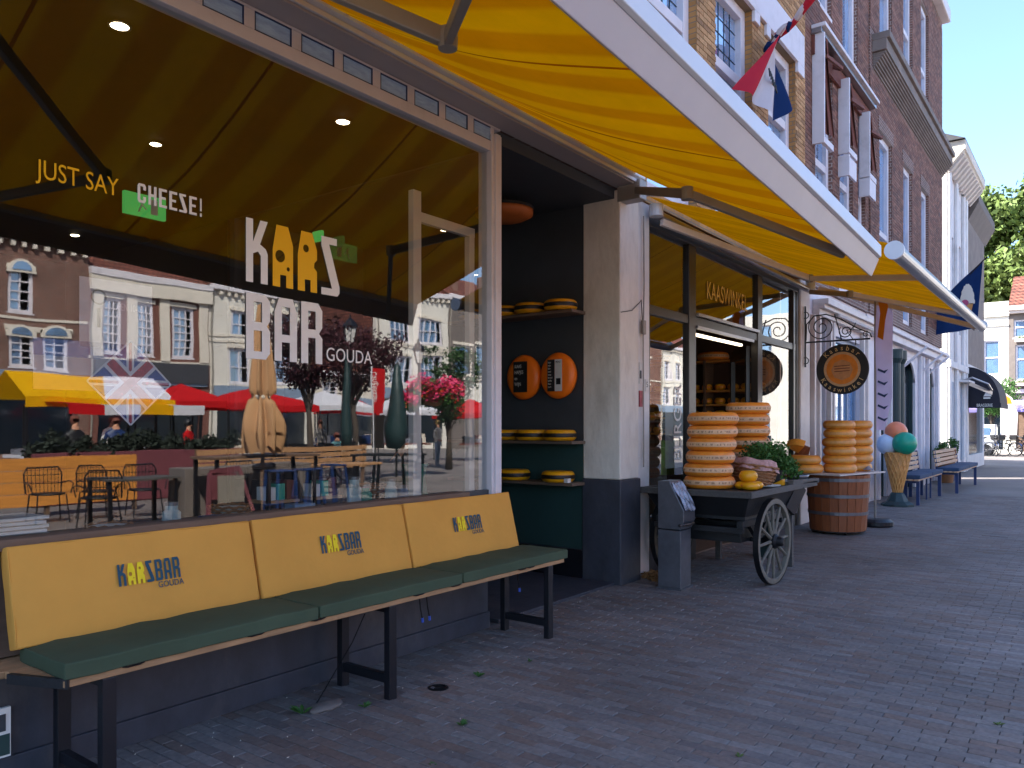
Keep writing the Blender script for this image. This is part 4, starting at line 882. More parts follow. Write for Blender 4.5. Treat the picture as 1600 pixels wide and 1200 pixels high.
for x0, x1 in ((1.33, 2.525), (2.53, 3.625), (3.63, 4.80)):
    cushion(bench, 'seat_cushion', Matrix.Translation(((x0 + x1) / 2, -.352, bz + .060)), x1 - x0 - .004, .41, .062, M['greencush'])
tilt = math.atan(.10 / .41)
for k, (x0, x1) in enumerate(((1.30, 2.445), (2.455, 3.565), (3.575, 4.70))):
    Mx = Matrix.Translation(((x0 + x1) / 2, -.108, .80)) @ Matrix.Rotation(-tilt, 4, 'X') @ Matrix.Rotation(R(90), 4, 'X')
    o = cushion(bench, 'back_cushion', Mx, x1 - x0 - .004, .415, .07, M['yellowcush'], puff=.004)
    lx = (1.732, 2.873, 4.006)[k]
    ML = Matrix.Translation((0, -.1555, .80)) @ Matrix.Rotation(-tilt, 4, 'X') @ FRONT
    lg = E('printed_logo'); lg.parent = bench
    bl, ye = M['logoblue'], M['logoyellow']
    word(['K', 'C1', 'C2', 'S', 'B', 'A', 'R'], lx, -.015, .034, .098, .0092, [bl, ye, ye, bl, bl, bl, bl], lg, ML)
    text('letter', 'GOUDA', .040, bl, lg, Matrix.Translation((lx + .178, 0, 0)) @ ML @ Matrix.Translation((0, -.048, 0)), xs=.86)
b = MB()
for i in range(14): b.box(1.255 + .0, 1.285, -.06, -.03, .56 + i * .032, .588 + i * .032)
b.box(1.26, 1.28, -.058, -.032, .545, 1.0); b.build('wicker_back_edge', M['wicker'], bench)
MB().hexa([(1.24, -.05, .55), (4.7, -.05, .55), (4.7, -.03, .55), (1.24, -.03, .55), (1.24, -.03, .96), (4.7, -.03, .96), (4.7, -.012, .96), (1.24, -.012, .96)]).build('back_board', M['darkwood'], bench)
for x in (1.50, 3.04, 4.585):
    for y in (-.53, -.14): MB().box(x - .028, x + .028, y - .022, y + .022, -.01, bz).build('leg', M['blackmetal'], bench, bevel=.003)
    b = MB().box(x - .018, x + .018, -.508, -.162, .085, .135).build('leg_brace', M['blackmetal'], bench, bevel=.003)
    MB().box(x - .02, x + .02, -.508, -.162, bz - .04, bz - .001).build('leg_brace', M['blackmetal'], bench, bevel=.003)
for x in (1.55, 2.12, 2.48, 3.2, 3.52, 4.2, 4.3): MB().tube([(x, -.552, bz + .03), (x + .02, -.556, bz + .026), (x + .07, -.556, bz + .027), (x + .09, -.552, bz + .031)], .004, 5).build('cushion_tie', M['iron'], bench)
for x, y in ((3.30, -.5), (3.36, -.5), (4.32, -.45)):
    c = MB().tube([(x, y, bz), (x + .01, y, bz - .07), (x + .025, y, bz - .13)], .004, 5).build('hanging_cable', M['iron'], bench); MB().tube([(x + .025, y, bz - .13), (x + .028, y, bz - .155)], .008, 6).build('cable_tip', P('blue_plastic', '#3a55b0', .4, .05, 9, 0), c)
MB().tube([(2.88, -.5, bz - .02), (2.83, -.46, .35), (2.74, -.36, .12), (2.70, -.3, .0)], .003, 5).build('hanging_cable', M['iron'], bench)
# weeds, stone, drain cap
def weed(x, y, s, lab, n=9, mat='leaf'):
    b = MB()
    for i in range(n):
        a = random.uniform(0, 6.28); l_ = s * random.uniform(.5, 1); tx, ty = math.cos(a) * l_, math.sin(a) * l_; w = s * .16
        b.add([(0, 0, 0), (tx * .5 - ty * .2, ty * .5 + tx * .2, l_ * .5), (tx, ty, l_ * .55), (tx * .5 + ty * .2, ty * .5 - tx * .2, l_ * .45)], [(0, 1, 2, 3)])
    o = b.build('weed', M[mat], None); o.location = (x, y, 0); tag(o, lab, 'weed', 'weeds in the paving joints'); return o
weed(2.60, -.33, .075, 'broad leaved weed growing by the pale stone under the bench', 12)
weed(2.86, -.52, .045, 'small yellowish weed beside the middle bench legs')
weed(3.62, -.68, .05, 'weed with reddish tip growing under the right end of the bench')
weed(2.98, -1.10, .05, 'small weed in the paving right of the middle bench legs', 12)
weed(4.05, -.75, .03, 'tiny weed close to the right bench legs')
weed(2.55, -1.3, .03, 'tiny weed in the open paving before the bench')
weed(3.45, -2.35, .03, 'tiny yellow green weed in the paving at the bottom of the photo', 8, 'leafyel')
weed(4.6, -3.25, .04, 'tiny weed in the joints at the lower right edge', 8, 'leafyel')
vs, fs = ico(3, .1, (0, 0, 0), (1.1, .6, .22)); vs = [(x + .006 * math.sin(y * 80), y, z + .004 * math.sin(x * 90)) for x, y, z in vs]
tag(MB().add(vs, fs).build('flat_stone', M['stone'], None, smooth=True, loc=(2.73, -.36, .012)), 'flat pale stone lying under the middle of the bench', 'stone')
dc = E('drain_cap', (3.33, -.62, .0), label='small round iron cap set in the paving by the bench', cat='drain cap')
MB().lathe([(.06, -.01), (.06, .004), (.045, .006), (.045, .001), (.001, .001)], 20).build('rim', M['iron'], dc); MB().box(-.03, .03, -.005, .005, .001, .006).build('handle_bar', M['iron'], dc)
# litter specks
lb = MB()
for i in range(420):
    x = random.uniform(1.6, 10); y = random.uniform(-3.4, -.05) if random.random() < .6 else random.uniform(-.9, -.05); s = random.uniform(.003, .010); a = random.uniform(0, 3.1)
    ca, sa = math.cos(a) * s, math.sin(a) * s; z = .006
    lb.add([(x - ca, y - sa, z), (x + sa * .3, y - ca * .3, z), (x + ca, y + sa, z + .002), (x - sa * .3, y + ca * .3, z + .002)], [(0, 1, 2, 3)])
tag(lb.build('litter_specks', M['cream'], None), 'pale specks and straw scattered over the dark paving', 'litter', kind='stuff')
# straw heap behind the bin
tag(link('dry_leaf_heap', leaves(900, [(6.98 + random.uniform(-.1, .14), -.16 + random.uniform(-.1, .08), .03, .09) for _ in range(10)], .04, (1, 1, .4)), None, P('dry_leaf', '#8a6238', .8, .35, 6, 0)), 'heap of dry brown leaves at the foot of the white pier', 'leaves', kind='stuff')

# ash bin
tb = E('litter_bin', (0, 0, 0), label='tall galvanised steel litter bin with slanted mouth beside the pillar', cat='litter bin')
MB().hexa([(6.60, -.61, .02), (6.87, -.59, .02), (6.87, -.38, .02), (6.60, -.385, .02), (6.60, -.61, .55), (6.87, -.59, .55), (6.87, -.38, .55), (6.60, -.385, .55)]).build('lower_body', M['galv'], tb, bevel=.004)
MB().hexa([(6.59, -.622, 0), (6.885, -.605, 0), (6.885, -.37, 0), (6.59, -.372, 0), (6.59, -.622, .02), (6.885, -.605, .02), (6.885, -.37, .02), (6.59, -.372, .02)]).build('foot_plate', M['galv'], tb)
b = MB(); b.ext([(-.605, .56), (-.385, .56), (-.385, 1.0), (-.50, 1.0), (-.64, .74), (-.64, .64)], 6.60, 6.85); b.build('hood', M['galv'], tb, bevel=.004)
def bagf(u, v): return (6.61 + .23 * u, -.512 - .135 * v + .006 * math.sin(u * 17 + v * 9) - .012, .985 - .25 * v + .01 * math.sin(u * 23 - v * 6))
MB().grid(bagf, 18, 14).build('foil_bag', M['bag'], tb, smooth=True)
MB().tube([(6.59, -.60, .60), (6.72, -.655, .61), (6.87, -.62, .60), (6.88, -.5, .57)], .014, 7).build('bag_edge', M['blackmetal'], tb)

# hand cart
ct = E('hand_cart', (0, 0, 0), label='old black wooden hand cart with spoked wheels carrying the cheese display', cat='cart')
zt = .90
b = MB()
for i in range(6): b.box(6.92, 8.62, -1.12 + i * .175, -1.12 + i * .175 + .17, zt - .025, zt + random.uniform(-.002, .002))
b.build('deck_planks', M['cartblack'], ct, bevel=.004)
b = MB(); b.box(6.90, 6.93, -1.16, -.04, zt - .05, zt + .012); b.box(6.93, 8.95, -1.16, -1.125, zt - .05, zt + .012); b.box(6.93, 8.9, -.09, -.06, zt - .05, zt + .012); b.build('deck_rim', M['cartgrey'], ct, bevel=.005)
def tub_side(p): MB().hexa(p).build('tub_side', M['cartblack'], ct, bevel=.005)
zb_ = .66
tub_side([(7.08, -1.0, zb_), (7.11, -1.0, zb_), (7.11, -.2, zb_), (7.08, -.2, zb_), (6.95, -1.10, zt - .03), (6.98, -1.10, zt - .03), (6.98, -.1, zt - .03), (6.95, -.1, zt - .03)])
tub_side([(7.08, -1.03, zb_), (8.2, -1.03, zb_), (8.2, -1.0, zb_), (7.08, -1.0, zb_), (6.95, -1.12, zt - .03), (8.4, -1.12, zt - .03), (8.4, -1.09, zt - .03), (6.95, -1.09, zt - .03)])
tub_side([(7.08, -.2, zb_), (8.2, -.2, zb_), (8.2, -.17, zb_), (7.08, -.17, zb_), (6.95, -.1, zt - .03), (8.4, -.1, zt - .03), (8.4, -.07, zt - .03), (6.95, -.07, zt - .03)])
tub_side([(8.17, -1.0, zb_), (8.2, -1.0, zb_), (8.2, -.2, zb_), (8.17, -.2, zb_), (8.37, -1.10, zt - .03), (8.4, -1.10, zt - .03), (8.4, -.1, zt - .03), (8.37, -.1, zt - .03)])
MB().box(7.08, 8.2, -1.03, -.17, zb_ - .03, zb_).build('tub_floor', M['cartblack'], ct)
for y in (-1.02, -.2): MB().box(6.98, 8.6, y - .03, y + .03, zb_ - .09, zb_ - .03).build('chassis_beam', M['cartblack'], ct, bevel=.004)
for x in (7.0, 7.46, 8.1): MB().box(x - .03, x + .03, -1.05, -.16, zb_ - .14, zb_ - .09).build('cross_beam', M['cartblack'], ct)
MB().box(7.2, 7.9, -.95, -.3, .40, .53).build('lower_box', M['cartblack'], ct, bevel=.006)
MB().bar((8.1, -1.13, .93), (9.02, -1.13, .905), .06, .05).build('handle', M['cartgrey'], ct, bevel=.006); MB().bar((8.1, -.12, .93), (9.0, -.12, .905), .06, .05).build('handle', M['cartgrey'], ct, bevel=.006)
MB().bar((8.42, -1.13, .88), (8.25, -1.06, .62), .06, .16).build('corner_bracket', M['cartblack'], ct, bevel=.006)
MB().tube([(7.46, -1.22, .41), (7.46, -.06, .41)], .022, 10).build('axle', M['iron'], ct)
for x, y in ((8.5, -1.0), (8.5, -.2)): MB().box(x - .03, x + .03, y - .03, y + .03, 0, .8).build('rear_leg', M['cartgrey'], ct, bevel=.004)
for y in (-1.02, -.2): MB().bar((7.46, y, .41), (7.2, y, .60), .04, .05).build('axle_stay', M['iron'], ct); MB().bar((7.46, y, .41), (7.72, y, .60), .04, .05).build('axle_stay', M['iron'], ct)
def cart_wheel(y, lab=None):
    w_ = E('wheel', (7.46, y, .41), R(-4)); w_.parent = ct; w_.rotation_euler = (R(0), R(7), R(-3.5))
    n = 12; Rr = .41
    def ring(r0, r1, hw, nseg=48):
        b = MB(); vs = []; fs = []
        for k in range(nseg):
            a = 2 * PI * k / nseg
            for r, yy in ((r0, -hw), (r1, -hw), (r1, hw), (r0, hw)): vs.append((r * math.cos(a), yy, r * math.sin(a)))
        for k in range(nseg):
            i0 = 4 * k; i1 = 4 * ((k + 1) % nseg)
            for q in range(4): fs.append((i0 + q, i0 + (q + 1) % 4, i1 + (q + 1) % 4, i1 + q))
        return b.add(vs, fs)
    ring(Rr - .055, Rr - .006, .024).build('rim', M['wheelwood'], w_, bevel=.005)
    ring(Rr - .006, Rr, .026).build('iron_tyre', M['iron'], w_)
    for k in range(n):
        a = 2 * PI * (k + .3) / n; ca, sa = math.cos(a), math.sin(a)
        MB().tube([(.05 * ca, 0, .05 * sa), (.16 * ca, 0, .16 * sa), ((Rr - .05) * ca, 0, (Rr - .05) * sa)], [.019, .016, .013], 7).build('spoke', M['wheelwood'], w_)
    h = MB(); h.M = Matrix.Rotation(R(90), 4, 'X'); h.lathe([(.001, -.09), (.035, -.09), (.045, -.07), (.06, -.03), (.072, -.01), (.072, .03), (.05, .05), (.042, .09), (.03, .105), (.001, .105)], 18); h.build('hub', M['iron'], w_, smooth=False)
cart_wheel(-1.165); cart_wheel(-.12)

# cheeses: prototype with rind + paper band
def cheese_proto(name, r, h, rind, band, bf=.42, lift=.5):
    n = 10; e = r * .965
    prof = [(.001, 0), (r * .80, 0)]
    for k in range(n + 1):
        a = -PI / 2 + PI * k / n; prof.append((r - h * .38 + h * .38 * math.cos(a), h * .5 + h * .5 * math.sin(a)))
    prof += [(r * .6, h * 1.004), (.001, h * 1.006)]
    t = E(name); MB().lathe(prof, 40).build('rind', rind, t, smooth=True)
    bp_ = []
    for k in range(7):
        zz = h * (lift - bf / 2 + bf * k / 6); s_ = (zz - h * .5) / (h * .5); bp_.append((r - h * .38 + h * .38 * math.sqrt(max(0, 1 - s_ * s_)) + .0015, zz))
    MB().lathe(bp_, 40, closed=False).build('paper_band', band, t, smooth=True)
    return t
used_ = set()
def place(proto, loc, label, group, rz=None, cat='cheese', rot=None):
    o = proto if proto.name not in used_ else copy_tree(proto)
    used_.add(proto.name); o.location = loc; o.rotation_euler = rot or (R(random.uniform(-.8, .8)), R(random.uniform(-.8, .8)), rz if rz is not None else random.uniform(0, 6.28))
    if rot is None: k_ = random.uniform(.965, 1.02); o.scale = (k_, k_, 1)
    return tag(o, label, cat, group)
ordn = ['bottom', 'second', 'third', 'fourth', 'fifth', 'sixth', 'seventh']
ch = cheese_proto('gouda_cheese', .243, .122, M['cheese'], M['band'], .36)
jx = [(.035, .03), (-.02, .02), (-.012, .0), (.0, -.005), (.012, -.01), (.02, -.012)]
for k in range(6):
    nm = 'top' if k == 5 else ordn[k]
    place(ch, (7.27 + jx[k][0], -.62 + jx[k][1], zt + k * .1235), f'large orange cheese wheel with cream band, {nm} of the front stack on the cart', 'cheese wheels stacked on the cart')
for k in range(7):
    nm = 'top' if k == 6 else ordn[k]
    place(ch, (8.33 + random.uniform(-.012, .012), -.60 + random.uniform(-.012, .012), zt + k * .1235), f'large orange cheese wheel, {nm} of the rear stack on the cart', 'cheese wheels stacked on the cart')
sc = cheese_proto('small_cheese', .085, .105, M['cheeseyellow'], M['cheeseyellow'], .3)
place(sc, (7.36, -.96, zt + .075), 'small round yellow cheese balanced on flat ones beside the front stack', 'small yellow cheeses on the cart')
for i, (x, y) in enumerate(((7.28, -1.01), (7.44, -.99), (7.35, -.92))):
    c_ = copy_tree(sc); c_.location = (x, y, zt + .002); c_.scale = (1, 1, .68); c_.rotation_euler = (0, 0, i)
    tag(c_, ('flat small yellow cheese lying nearest the cart corner', 'flat small yellow cheese lying right of the cart corner', 'flat small yellow cheese lying against the front stack')[i], 'cheese', 'small yellow cheeses on the cart')
pl2 = MB().lathe([(.001, 0), (.10, 0), (.14, .012), (.15, .02), (.14, .018), (.09, .006), (.001, .006)], 28).build('plate', M['paper'], None, smooth=True, loc=(7.72, -1.0, zt + .004)); tag(pl2, 'white plate on the cart edge before the basket', 'plate')
cw = MB(); cw.ext([(0, 0), (.12, 0), (0, .06)], 0, .08); tag(cw.build('cheese_wedge', M['cheeseyellow'], None, loc=(8.0, -1.08, zt + .004)), 'small wedge of yellow cheese at the right of the cart', 'cheese')
# basket, leaned towards the street
bk = E('wicker_basket', (7.86, -.82, zt + .01), label='wicker basket lined with patterned paper leaning on the cart', cat='basket'); bk.rotation_euler = (R(6), R(6), R(10))
b = MB(); b.lathe([(.001, 0), (.17, 0), (.20, .08), (.225, .19), (.235, .2), (.215, .19), (.16, .02)], 30); b.build('weave', M['wicker'], bk, smooth=True)
b = MB()
for k in range(6):
    zz = .03 + k * .032; rr = .185 + .05 * zz / .2; b.tube([(rr * math.cos(a), rr * math.sin(a), zz + .006 * math.sin(a * 15 + k * PI)) for a in [2 * PI * i / 60 for i in range(61)]], .010, 5, cap=False)
b.build('weave_rounds', M['wicker'], bk, smooth=True, kind='stuff')
MB().grid(lambda u, v: ((.24 + .012 * math.sin(u * 44)) * (1 - v * .18) * math.cos(u * 2 * PI), (.24 + .012 * math.sin(u * 44)) * (1 - v * .18) * math.sin(u * 2 * PI), .20 - .05 * (1 - v) + .06 * v + .008 * math.sin(u * 31)), 60, 4).build('paper_lining', P('patterned_lining_cloth', '#b58c86', .8, .35, 30, .1), bk, smooth=True)
MB().lathe([(.001, .245), (.12, .25), (.17, .24), (.165, .232)], 24).build('paper_sheet', M['paper'], bk, smooth=True)
# herb pot greenery behind the basket
hp = E('potted_herb', (8.12, -.93, zt + .01), label='bushy green potted herb behind the wicker basket', cat='plant')
MB().lathe([(.001, 0), (.09, 0), (.12, .14), (.11, .14)], 20).build('pot', M['cartblack'], hp)
cs = [(random.uniform(-.34, .22), random.uniform(-.10, .20), .16 + random.uniform(0, .18), .13) for _ in range(24)] + [(.2 + .1 * k, -.1, .2 - .04 * k, .10) for k in range(3)]
link('foliage', leaves(5200, cs, .035, (1, 1, 1)), hp, M['leaf'], kind='stuff')
cn = E('drink_can_column', (9.0, -.55, 0), label='bright green and white printed tube standing behind the cart plant', cat='tube')
b = MB(); b.lathe([(.001, .9), (.085, .9), (.085, 1.33), (.001, 1.33)], 24); b.build('tube_body', P('lime_print', '#8fd44a', .4, .5, 9, 0), cn, smooth=False)
MB().lathe([(.075, 1.33), (.075, 1.40), (.001, 1.40)], 24).build('tube_top', M['greencol'], cn); MB().box(-.1, .1, -.1, .1, .0, .9).build('stand', M['greencol'], cn)
ty = E('tray', (8.72, -.98, .93), label='grey oval metal tray on the cart end by the handle', cat='tray'); MB().lathe([(.001, 0), (.13, 0), (.155, .05), (.145, .05), (.12, .01)], 28).build('tray_body', M['galv'], ty, smooth=True)

# shelf cheeses in the entrance
sh_ = cheese_proto('shelf_cheese', .165, .105, M['cheeseyellow'], M['darkband'], .36)
g_ = 'dark banded cheeses on the entrance shelves'
for z, ys, nm in ((2.62, (1.62, 1.22, .88, .52), 'top'), (1.365, (1.20, .86, .53), 'middle'), (.965, (1.08, .55), 'bottom')):
    pos = {4: ('hidden left', 'left', 'middle', 'right'), 3: ('left', 'middle', 'right'), 2: ('left', 'right')}[len(ys)]
    for y, p_ in zip(ys, pos): place(sh_, (6.335, y, z + .002), f'yellow cheese wheel with black band, {p_} on the {nm} entrance shelf', g_, rot=(0, 0, random.uniform(0, 6)))
pq = MB().box(-.03, .03, -.02, .02, 0, .04).build('paper_scrap', M['paper'], None, loc=(6.27, .40, .967)); tag(pq, 'crumpled white paper scrap at the right end of the bottom shelf', 'paper scrap')
# two cheese-shaped menu boards
def menu(y, lab, kind_):
    t = E('menu_board', (6.42, y, 2.005), label=lab, cat='menu board', group='round orange menu boards in the entrance')
    b = MB(); b.M = Matrix.Rotation(R(90), 4, 'Y'); b.lathe([(.001, -.05), (.16, -.05), (.195, -.03), (.212, 0), (.205, .04), (.16, .06), (.001, .06)], 44); o = b.build('cheese_disc', M['orangepaint'], t, smooth=True)
    o.scale = (1, .97, 1.08)
    X_ = -.058
    Ms = Matrix.Translation((X_, 0, 0)) @ Matrix.Rotation(R(-90), 4, 'Z') @ FRONT   # local x -> world -y, facing -x
    if kind_ == 0:
        MB().box(X_ - .003, X_, -.085, .085, -.155, .155).build('poster', M['cartblack'], t)
        for k, s_ in enumerate(('KAAS', 'HAPJES', 'en', 'WIJN')): text('poster_print', s_, .05, M['paper'], t, Ms @ Matrix.Translation((-.07, .09 - k * .06, .004)), xs=.7)
    else:
        MB().box(X_ - .003, X_, .002, .085, -.155, .155).build('poster', M['cartblack'], t); MB().box(X_ - .003, X_, -.085, -.002, -.155, .155).build('poster', M['paper'], t)
        for k in range(9): text('poster_print', ('kaas', 'wijn', 'bier', 'tosti', 'soep', 'brood', 'koffie', 'thee', 'taart')[k], .026, M['paper'], t, Ms @ Matrix.Translation((-.078, .12 - k * .03, .004)), xs=.8)
        MB().box(X_ - .006, X_ - .003, -.07, -.02, -.09, -.03).build('poster_block', M['cartblack'], t); text('poster_print', 'MENU', .03, M['cartblack'], t, Ms @ Matrix.Translation((.012, .12, .004)), xs=.7)
menu(1.025, 'left round orange cheese shaped board with black and white poster', 0); menu(.607, 'right round orange cheese shaped board with black and white menu columns', 1)
hl = E('ceiling_lamp', (5.80, .80, 3.50), label='flat round orange lamp hanging under the entrance ceiling', cat='lamp'); MB().lathe([(.001, -.06), (.2, -.055), (.27, -.02), (.275, .03), (.2, .055), (.001, .06)], 36).build('lamp_shade', P('orange_brown_shade', '#b8642a', .6, .1, 5, .05), hl, smooth=True)
MB().tube([(0, 0, .05), (0, 0, .16)], .02, 8).build('cord', M['iron'], hl); MB().lathe([(.285, .02), (.285, .045), (.27, .045)], 30, closed=False).build('rim', M['cartblack'], hl)

# shop 2 interior cheeses
ORD = ['first', 'second', 'third', 'fourth', 'fifth', 'sixth', 'seventh', 'eighth', 'ninth', 'tenth', 'eleventh', 'twelfth', 'thirteenth']
ic = cheese_proto('shelf_gouda', .085, .095, M['cheeseyellow'], M['cheese'], .3)
for z, nm in ((2.08, 'second'), (1.86, 'third'), (1.66, 'fourth'), (1.4, 'lowest')):
    for i in range(13):
        s_ = 1.0 if z != 1.66 else .9
        place(ic, (11.86, .50 + i * .215, z + .002), f'small golden cheese, {ORD[i]} from the street on the {nm} shelf inside the second shop', 'small cheeses on the shop shelves')
place(ch, (11.84, 1.25, 2.552), 'large orange cheese wheel alone on the top shelf inside the second shop', 'large cheeses inside the second shop', rz=1)
place(ch, (11.84, 2.1, 2.552), 'large orange cheese wheel further back on the top shelf inside the second shop', 'large cheeses inside the second shop', rz=2)
for i in range(5): place(ic, (7.45 + .15 * i, .45, 1.572), f'small golden cheese, {ORD[i]} from the white pier on the window display shelf', 'small cheeses in the window display')

# barrel with its board and cheeses
BX, BY = 11.62, -.69
br_ = E('barrel', (BX, BY, 0), label='wooden half barrel with grey hoops used as a cheese stand', cat='barrel')
ns = 22; z0_, z1_ = .055, .83; r0_, r1_ = .375, .425
for k in range(ns):
    a0 = 2 * PI * k / ns; a1 = 2 * PI * (k + .965) / ns; p = []
    for z, r in ((z0_, r0_), (z1_, r1_)):
        for a, rr in ((a0, r - .03), (a0, r), (a1, r), (a1, r - .03)): p.append((rr * math.cos(a), rr * math.sin(a), z))
    MB().hexa(p).build('stave', M['barrel'], br_, bevel=.003, seg=1)
MB().lathe([(.001, z0_ + .01), (r0_ - .02, z0_ + .01)], 24).build('base', M['barrel'], br_)
for z in (.28, .52, .745):
    r = r0_ + (r1_ - r0_) * (z - z0_) / (z1_ - z0_) + .004; MB().lathe([(r, z), (r + .004, z), (r + .006, z + .045), (r + .002, z + .045)], 40, closed=False).build('hoop', M['hoop'], br_, smooth=False)
for k in range(5):
    a = k * 1.257; w_ = E('castor', (.28 * math.cos(a), .28 * math.sin(a), .0)); w_.parent = br_
    c_ = MB(); c_.M = Matrix.Translation((0, 0, .028)) @ Matrix.Rotation(R(90), 4, 'X'); c_.lathe([(.001, -.012), (.026, -.012), (.026, .012), (.001, .012)], 14); c_.build('castor_wheel', M['iron'], w_)
MB().lathe([(.001, .04), (.36, .04), (.37, .055), (.001, .055)], 30).build('trolley_board', M['cartgrey'], br_)
bt = MB(); bt.M = Matrix.Translation((11.78, -.62, .832)) @ Matrix.Rotation(R(-14), 4, 'Z'); bt.box(-.62, .68, -.40, .40, 0, .022); tag(bt.build('display_board', M['offwhite'], None, bevel=.004), 'thin pale board lying on top of the barrel', 'board')
bc = cheese_proto('barrel_cheese', .222, .122, M['cheese2'], P('worn_cream_band', '#e2a562', .6, .12, 20, .03, dirt=.1), .30)
zb2 = .856
g_ = 'cheese wheels stacked on the barrel'
for k in range(6):
    nm = 'top' if k == 5 else ordn[k]; place(bc, (11.62 + random.uniform(-.012, .012) + .02 * (k < 2), -.715 + .01 * (k % 2), zb2 + k * .1225), f'golden cheese wheel, {nm} of the tall front stack on the barrel', g_)
for k in range(6):
    nm = 'top' if k == 5 else ordn[k]; place(bc, (12.20 + random.uniform(-.015, .015), -.80 + random.uniform(-.015, .015), zb2 + k * .1225), f'golden cheese wheel, {nm} of the rear stack on the barrel board', g_)
place(bc, (11.30, -.36, zb2), 'golden cheese wheel, lower of the two left of the barrel stacks', g_); place(bc, (11.27, -.34, zb2 + .1225), 'golden cheese wheel, upper of the two left of the barrel stacks', g_)
w_ = MB(); pts = [(0, 0)] + [(.2 * math.cos(a), .2 * math.sin(a)) for a in [R(k * 12) for k in range(8)]]
def wedge(loc, rot, lab, m):
    n = len(pts); b = MB(); b.add([(x, y, 0) for x, y in pts] + [(x, y, .11) for x, y in pts], [tuple(range(n))[::-1], tuple(range(n, 2 * n))] + [(i, (i + 1) % n, (i + 1) % n + n, i + n) for i in range(n)])
    o = b.build('cheese_wedge', m, None, bevel=.006); o.location = loc; o.rotation_euler = rot; tag(o, lab, 'cheese', 'cut cheese pieces behind the barrel stack')
wedge((11.42, -.20, 1.12), (R(30), R(-28), 2.2), 'cut cheese wedge leaning on top of the left cheeses', M['cheese2']); wedge((11.6, -.28, 1.02), (R(70), 0, 2.8), 'brown rinded cheese piece leaning behind the stack', M['barrel']); wedge((11.5, -.42, .86), (0, 0, 1.0), 'cheese wedge lying flat between the barrel stacks', M['cheese2'])
ck = MB().grid(lambda u, v: (.16 * (u - .5), .10 * (v - .5), .03 + .05 * math.sin(PI * u) * math.sin(PI * v) + .008 * math.sin(u * 20 + v * 13)), 16, 12).build('grey_cloth', P('grey_cloth', '#8d8a92', .8, .2, 20, .2), None, smooth=True, loc=(12.05, -1.0, .855)); tag(ck, 'small grey cloth bundle on the barrel board edge', 'cloth')

# beach flag with its round base
bf_ = E('beach_flag', (12.72, -.95, 0), label='tall lilac beach flag on a heavy round base behind the barrel', cat='banner')
MB().lathe([(.001, 0), (.24, 0), (.25, .03), (.25, .08), (.2, .12), (.05, .13), (.001, .13)], 28).build('base', M['blackmetal'], bf_, smooth=False)
MB().tube([(0, 0, .1), (0, 0, 3.4)], .016, 8).build('pole', M['armgrey'], bf_)
def ban(u, v):
    zz = 1.45 + 2.0 * v; w = .23 * (1 if v < .9 else .9) * (.5 + .5 * min(1, v * 4)); return (.03 * math.sin(v * 7 + u * 2), -.01 - w * u, zz)
bn = MB().grid(ban, 8, 24).build('banner_cloth', M['lilacbanner'], bf_, smooth=True)
flat('banner_print', [[(.04, 2.85), (.12, 2.8), (.15, 3.1), (.19, 3.3), (.14, 3.45), (.05, 3.4), (.08, 3.2)]], M['orangeprint'], bf_, .001, Matrix.Translation((-.045, 0, 0)) @ Matrix.Rotation(R(-90), 4, 'Z') @ FRONT)
for k in range(5): flat('banner_print', [[(.04, 2.35 - k * .18), (.14, 2.30 - k * .18), (.19, 2.36 - k * .18), (.13, 2.34 - k * .18), (.05, 2.38 - k * .18)]], M['navy'], bf_, .001, Matrix.Translation((-.045, 0, 0)) @ Matrix.Rotation(R(-90), 4, 'Z') @ FRONT)

# hanging sign with wrought iron bracket
SX_ = 12.35
sg = E('hanging_sign', (SX_, 0, 0), label='round black hanging sign with orange cheese emblem on a scrolled iron bracket', cat='sign')
def iron(path, r=.011, name='scroll'): MB().tube([(0, y, z) for y, z in path], r, 6).build(name, M['blackmetal'], sg)
iron([(-.03, 2.42), (-.03, 3.36)], .014, 'wall_bar'); iron([(-.03, 2.80), (-.96, 2.80)], .013, 'sign_arm')
for z in (2.52, 3.22):
    iron([(-.03 + .05 * math.cos(a), z + .05 * math.sin(a)) for a in [k * .6 for k in range(11)]], .008)
def spiral(cy, cz, r0, r1, a0, turns, n=44): return [(cy + (r0 + (r1 - r0) * k / n) * math.cos(a0 + turns * 2 * PI * k / n), cz + (r0 + (r1 - r0) * k / n) * math.sin(a0 + turns * 2 * PI * k / n)) for k in range(n + 1)]
iron(spiral(-.27, 3.02, .03, .205, 0, 2.15), .009); iron(spiral(-.62, 2.93, .02, .10, 2, 1.8), .008)
iron([(-.04, 2.83), (-.05, 3.08), (-.16, 3.2), (-.34, 3.21), (-.55, 3.12), (-.78, 2.97), (-.96, 2.88), (-.98, 2.82)], .010)
iron([(-.46, 3.2), (-.50, 3.06), (-.56, 2.81)], .009); iron([(-.72, 2.81), (-.66, 2.9), (-.73, 3.0)], .007); iron(spiral(-.9, 2.87, .012, .045, 1, 1.2, 20), .007); iron([(-.76, 3.05), (-.72, 2.95), (-.84, 2.93)], .007)
iron([(-.40, 2.80), (-.40, 2.72)], .008, 'hanger'); iron([(-.76, 2.80), (-.76, 2.72)], .008, 'hanger')
d_ = MB(); d_.M = Matrix.Translation((0, -.572, 2.365)) @ Matrix.Rotation(R(90), 4, 'Y'); d_.lathe([(.001, -.02), (.365, -.02), (.375, -.012), (.375, .012), (.365, .02), (.001, .02)], 64); d_.build('sign_disc', P('black_sign_paint', '#17151a', .45, .1, 6, .02), sg)
MS = Matrix.Translation((-.022, -.572, 2.365)) @ Matrix.Rotation(R(-90), 4, 'Z') @ FRONT
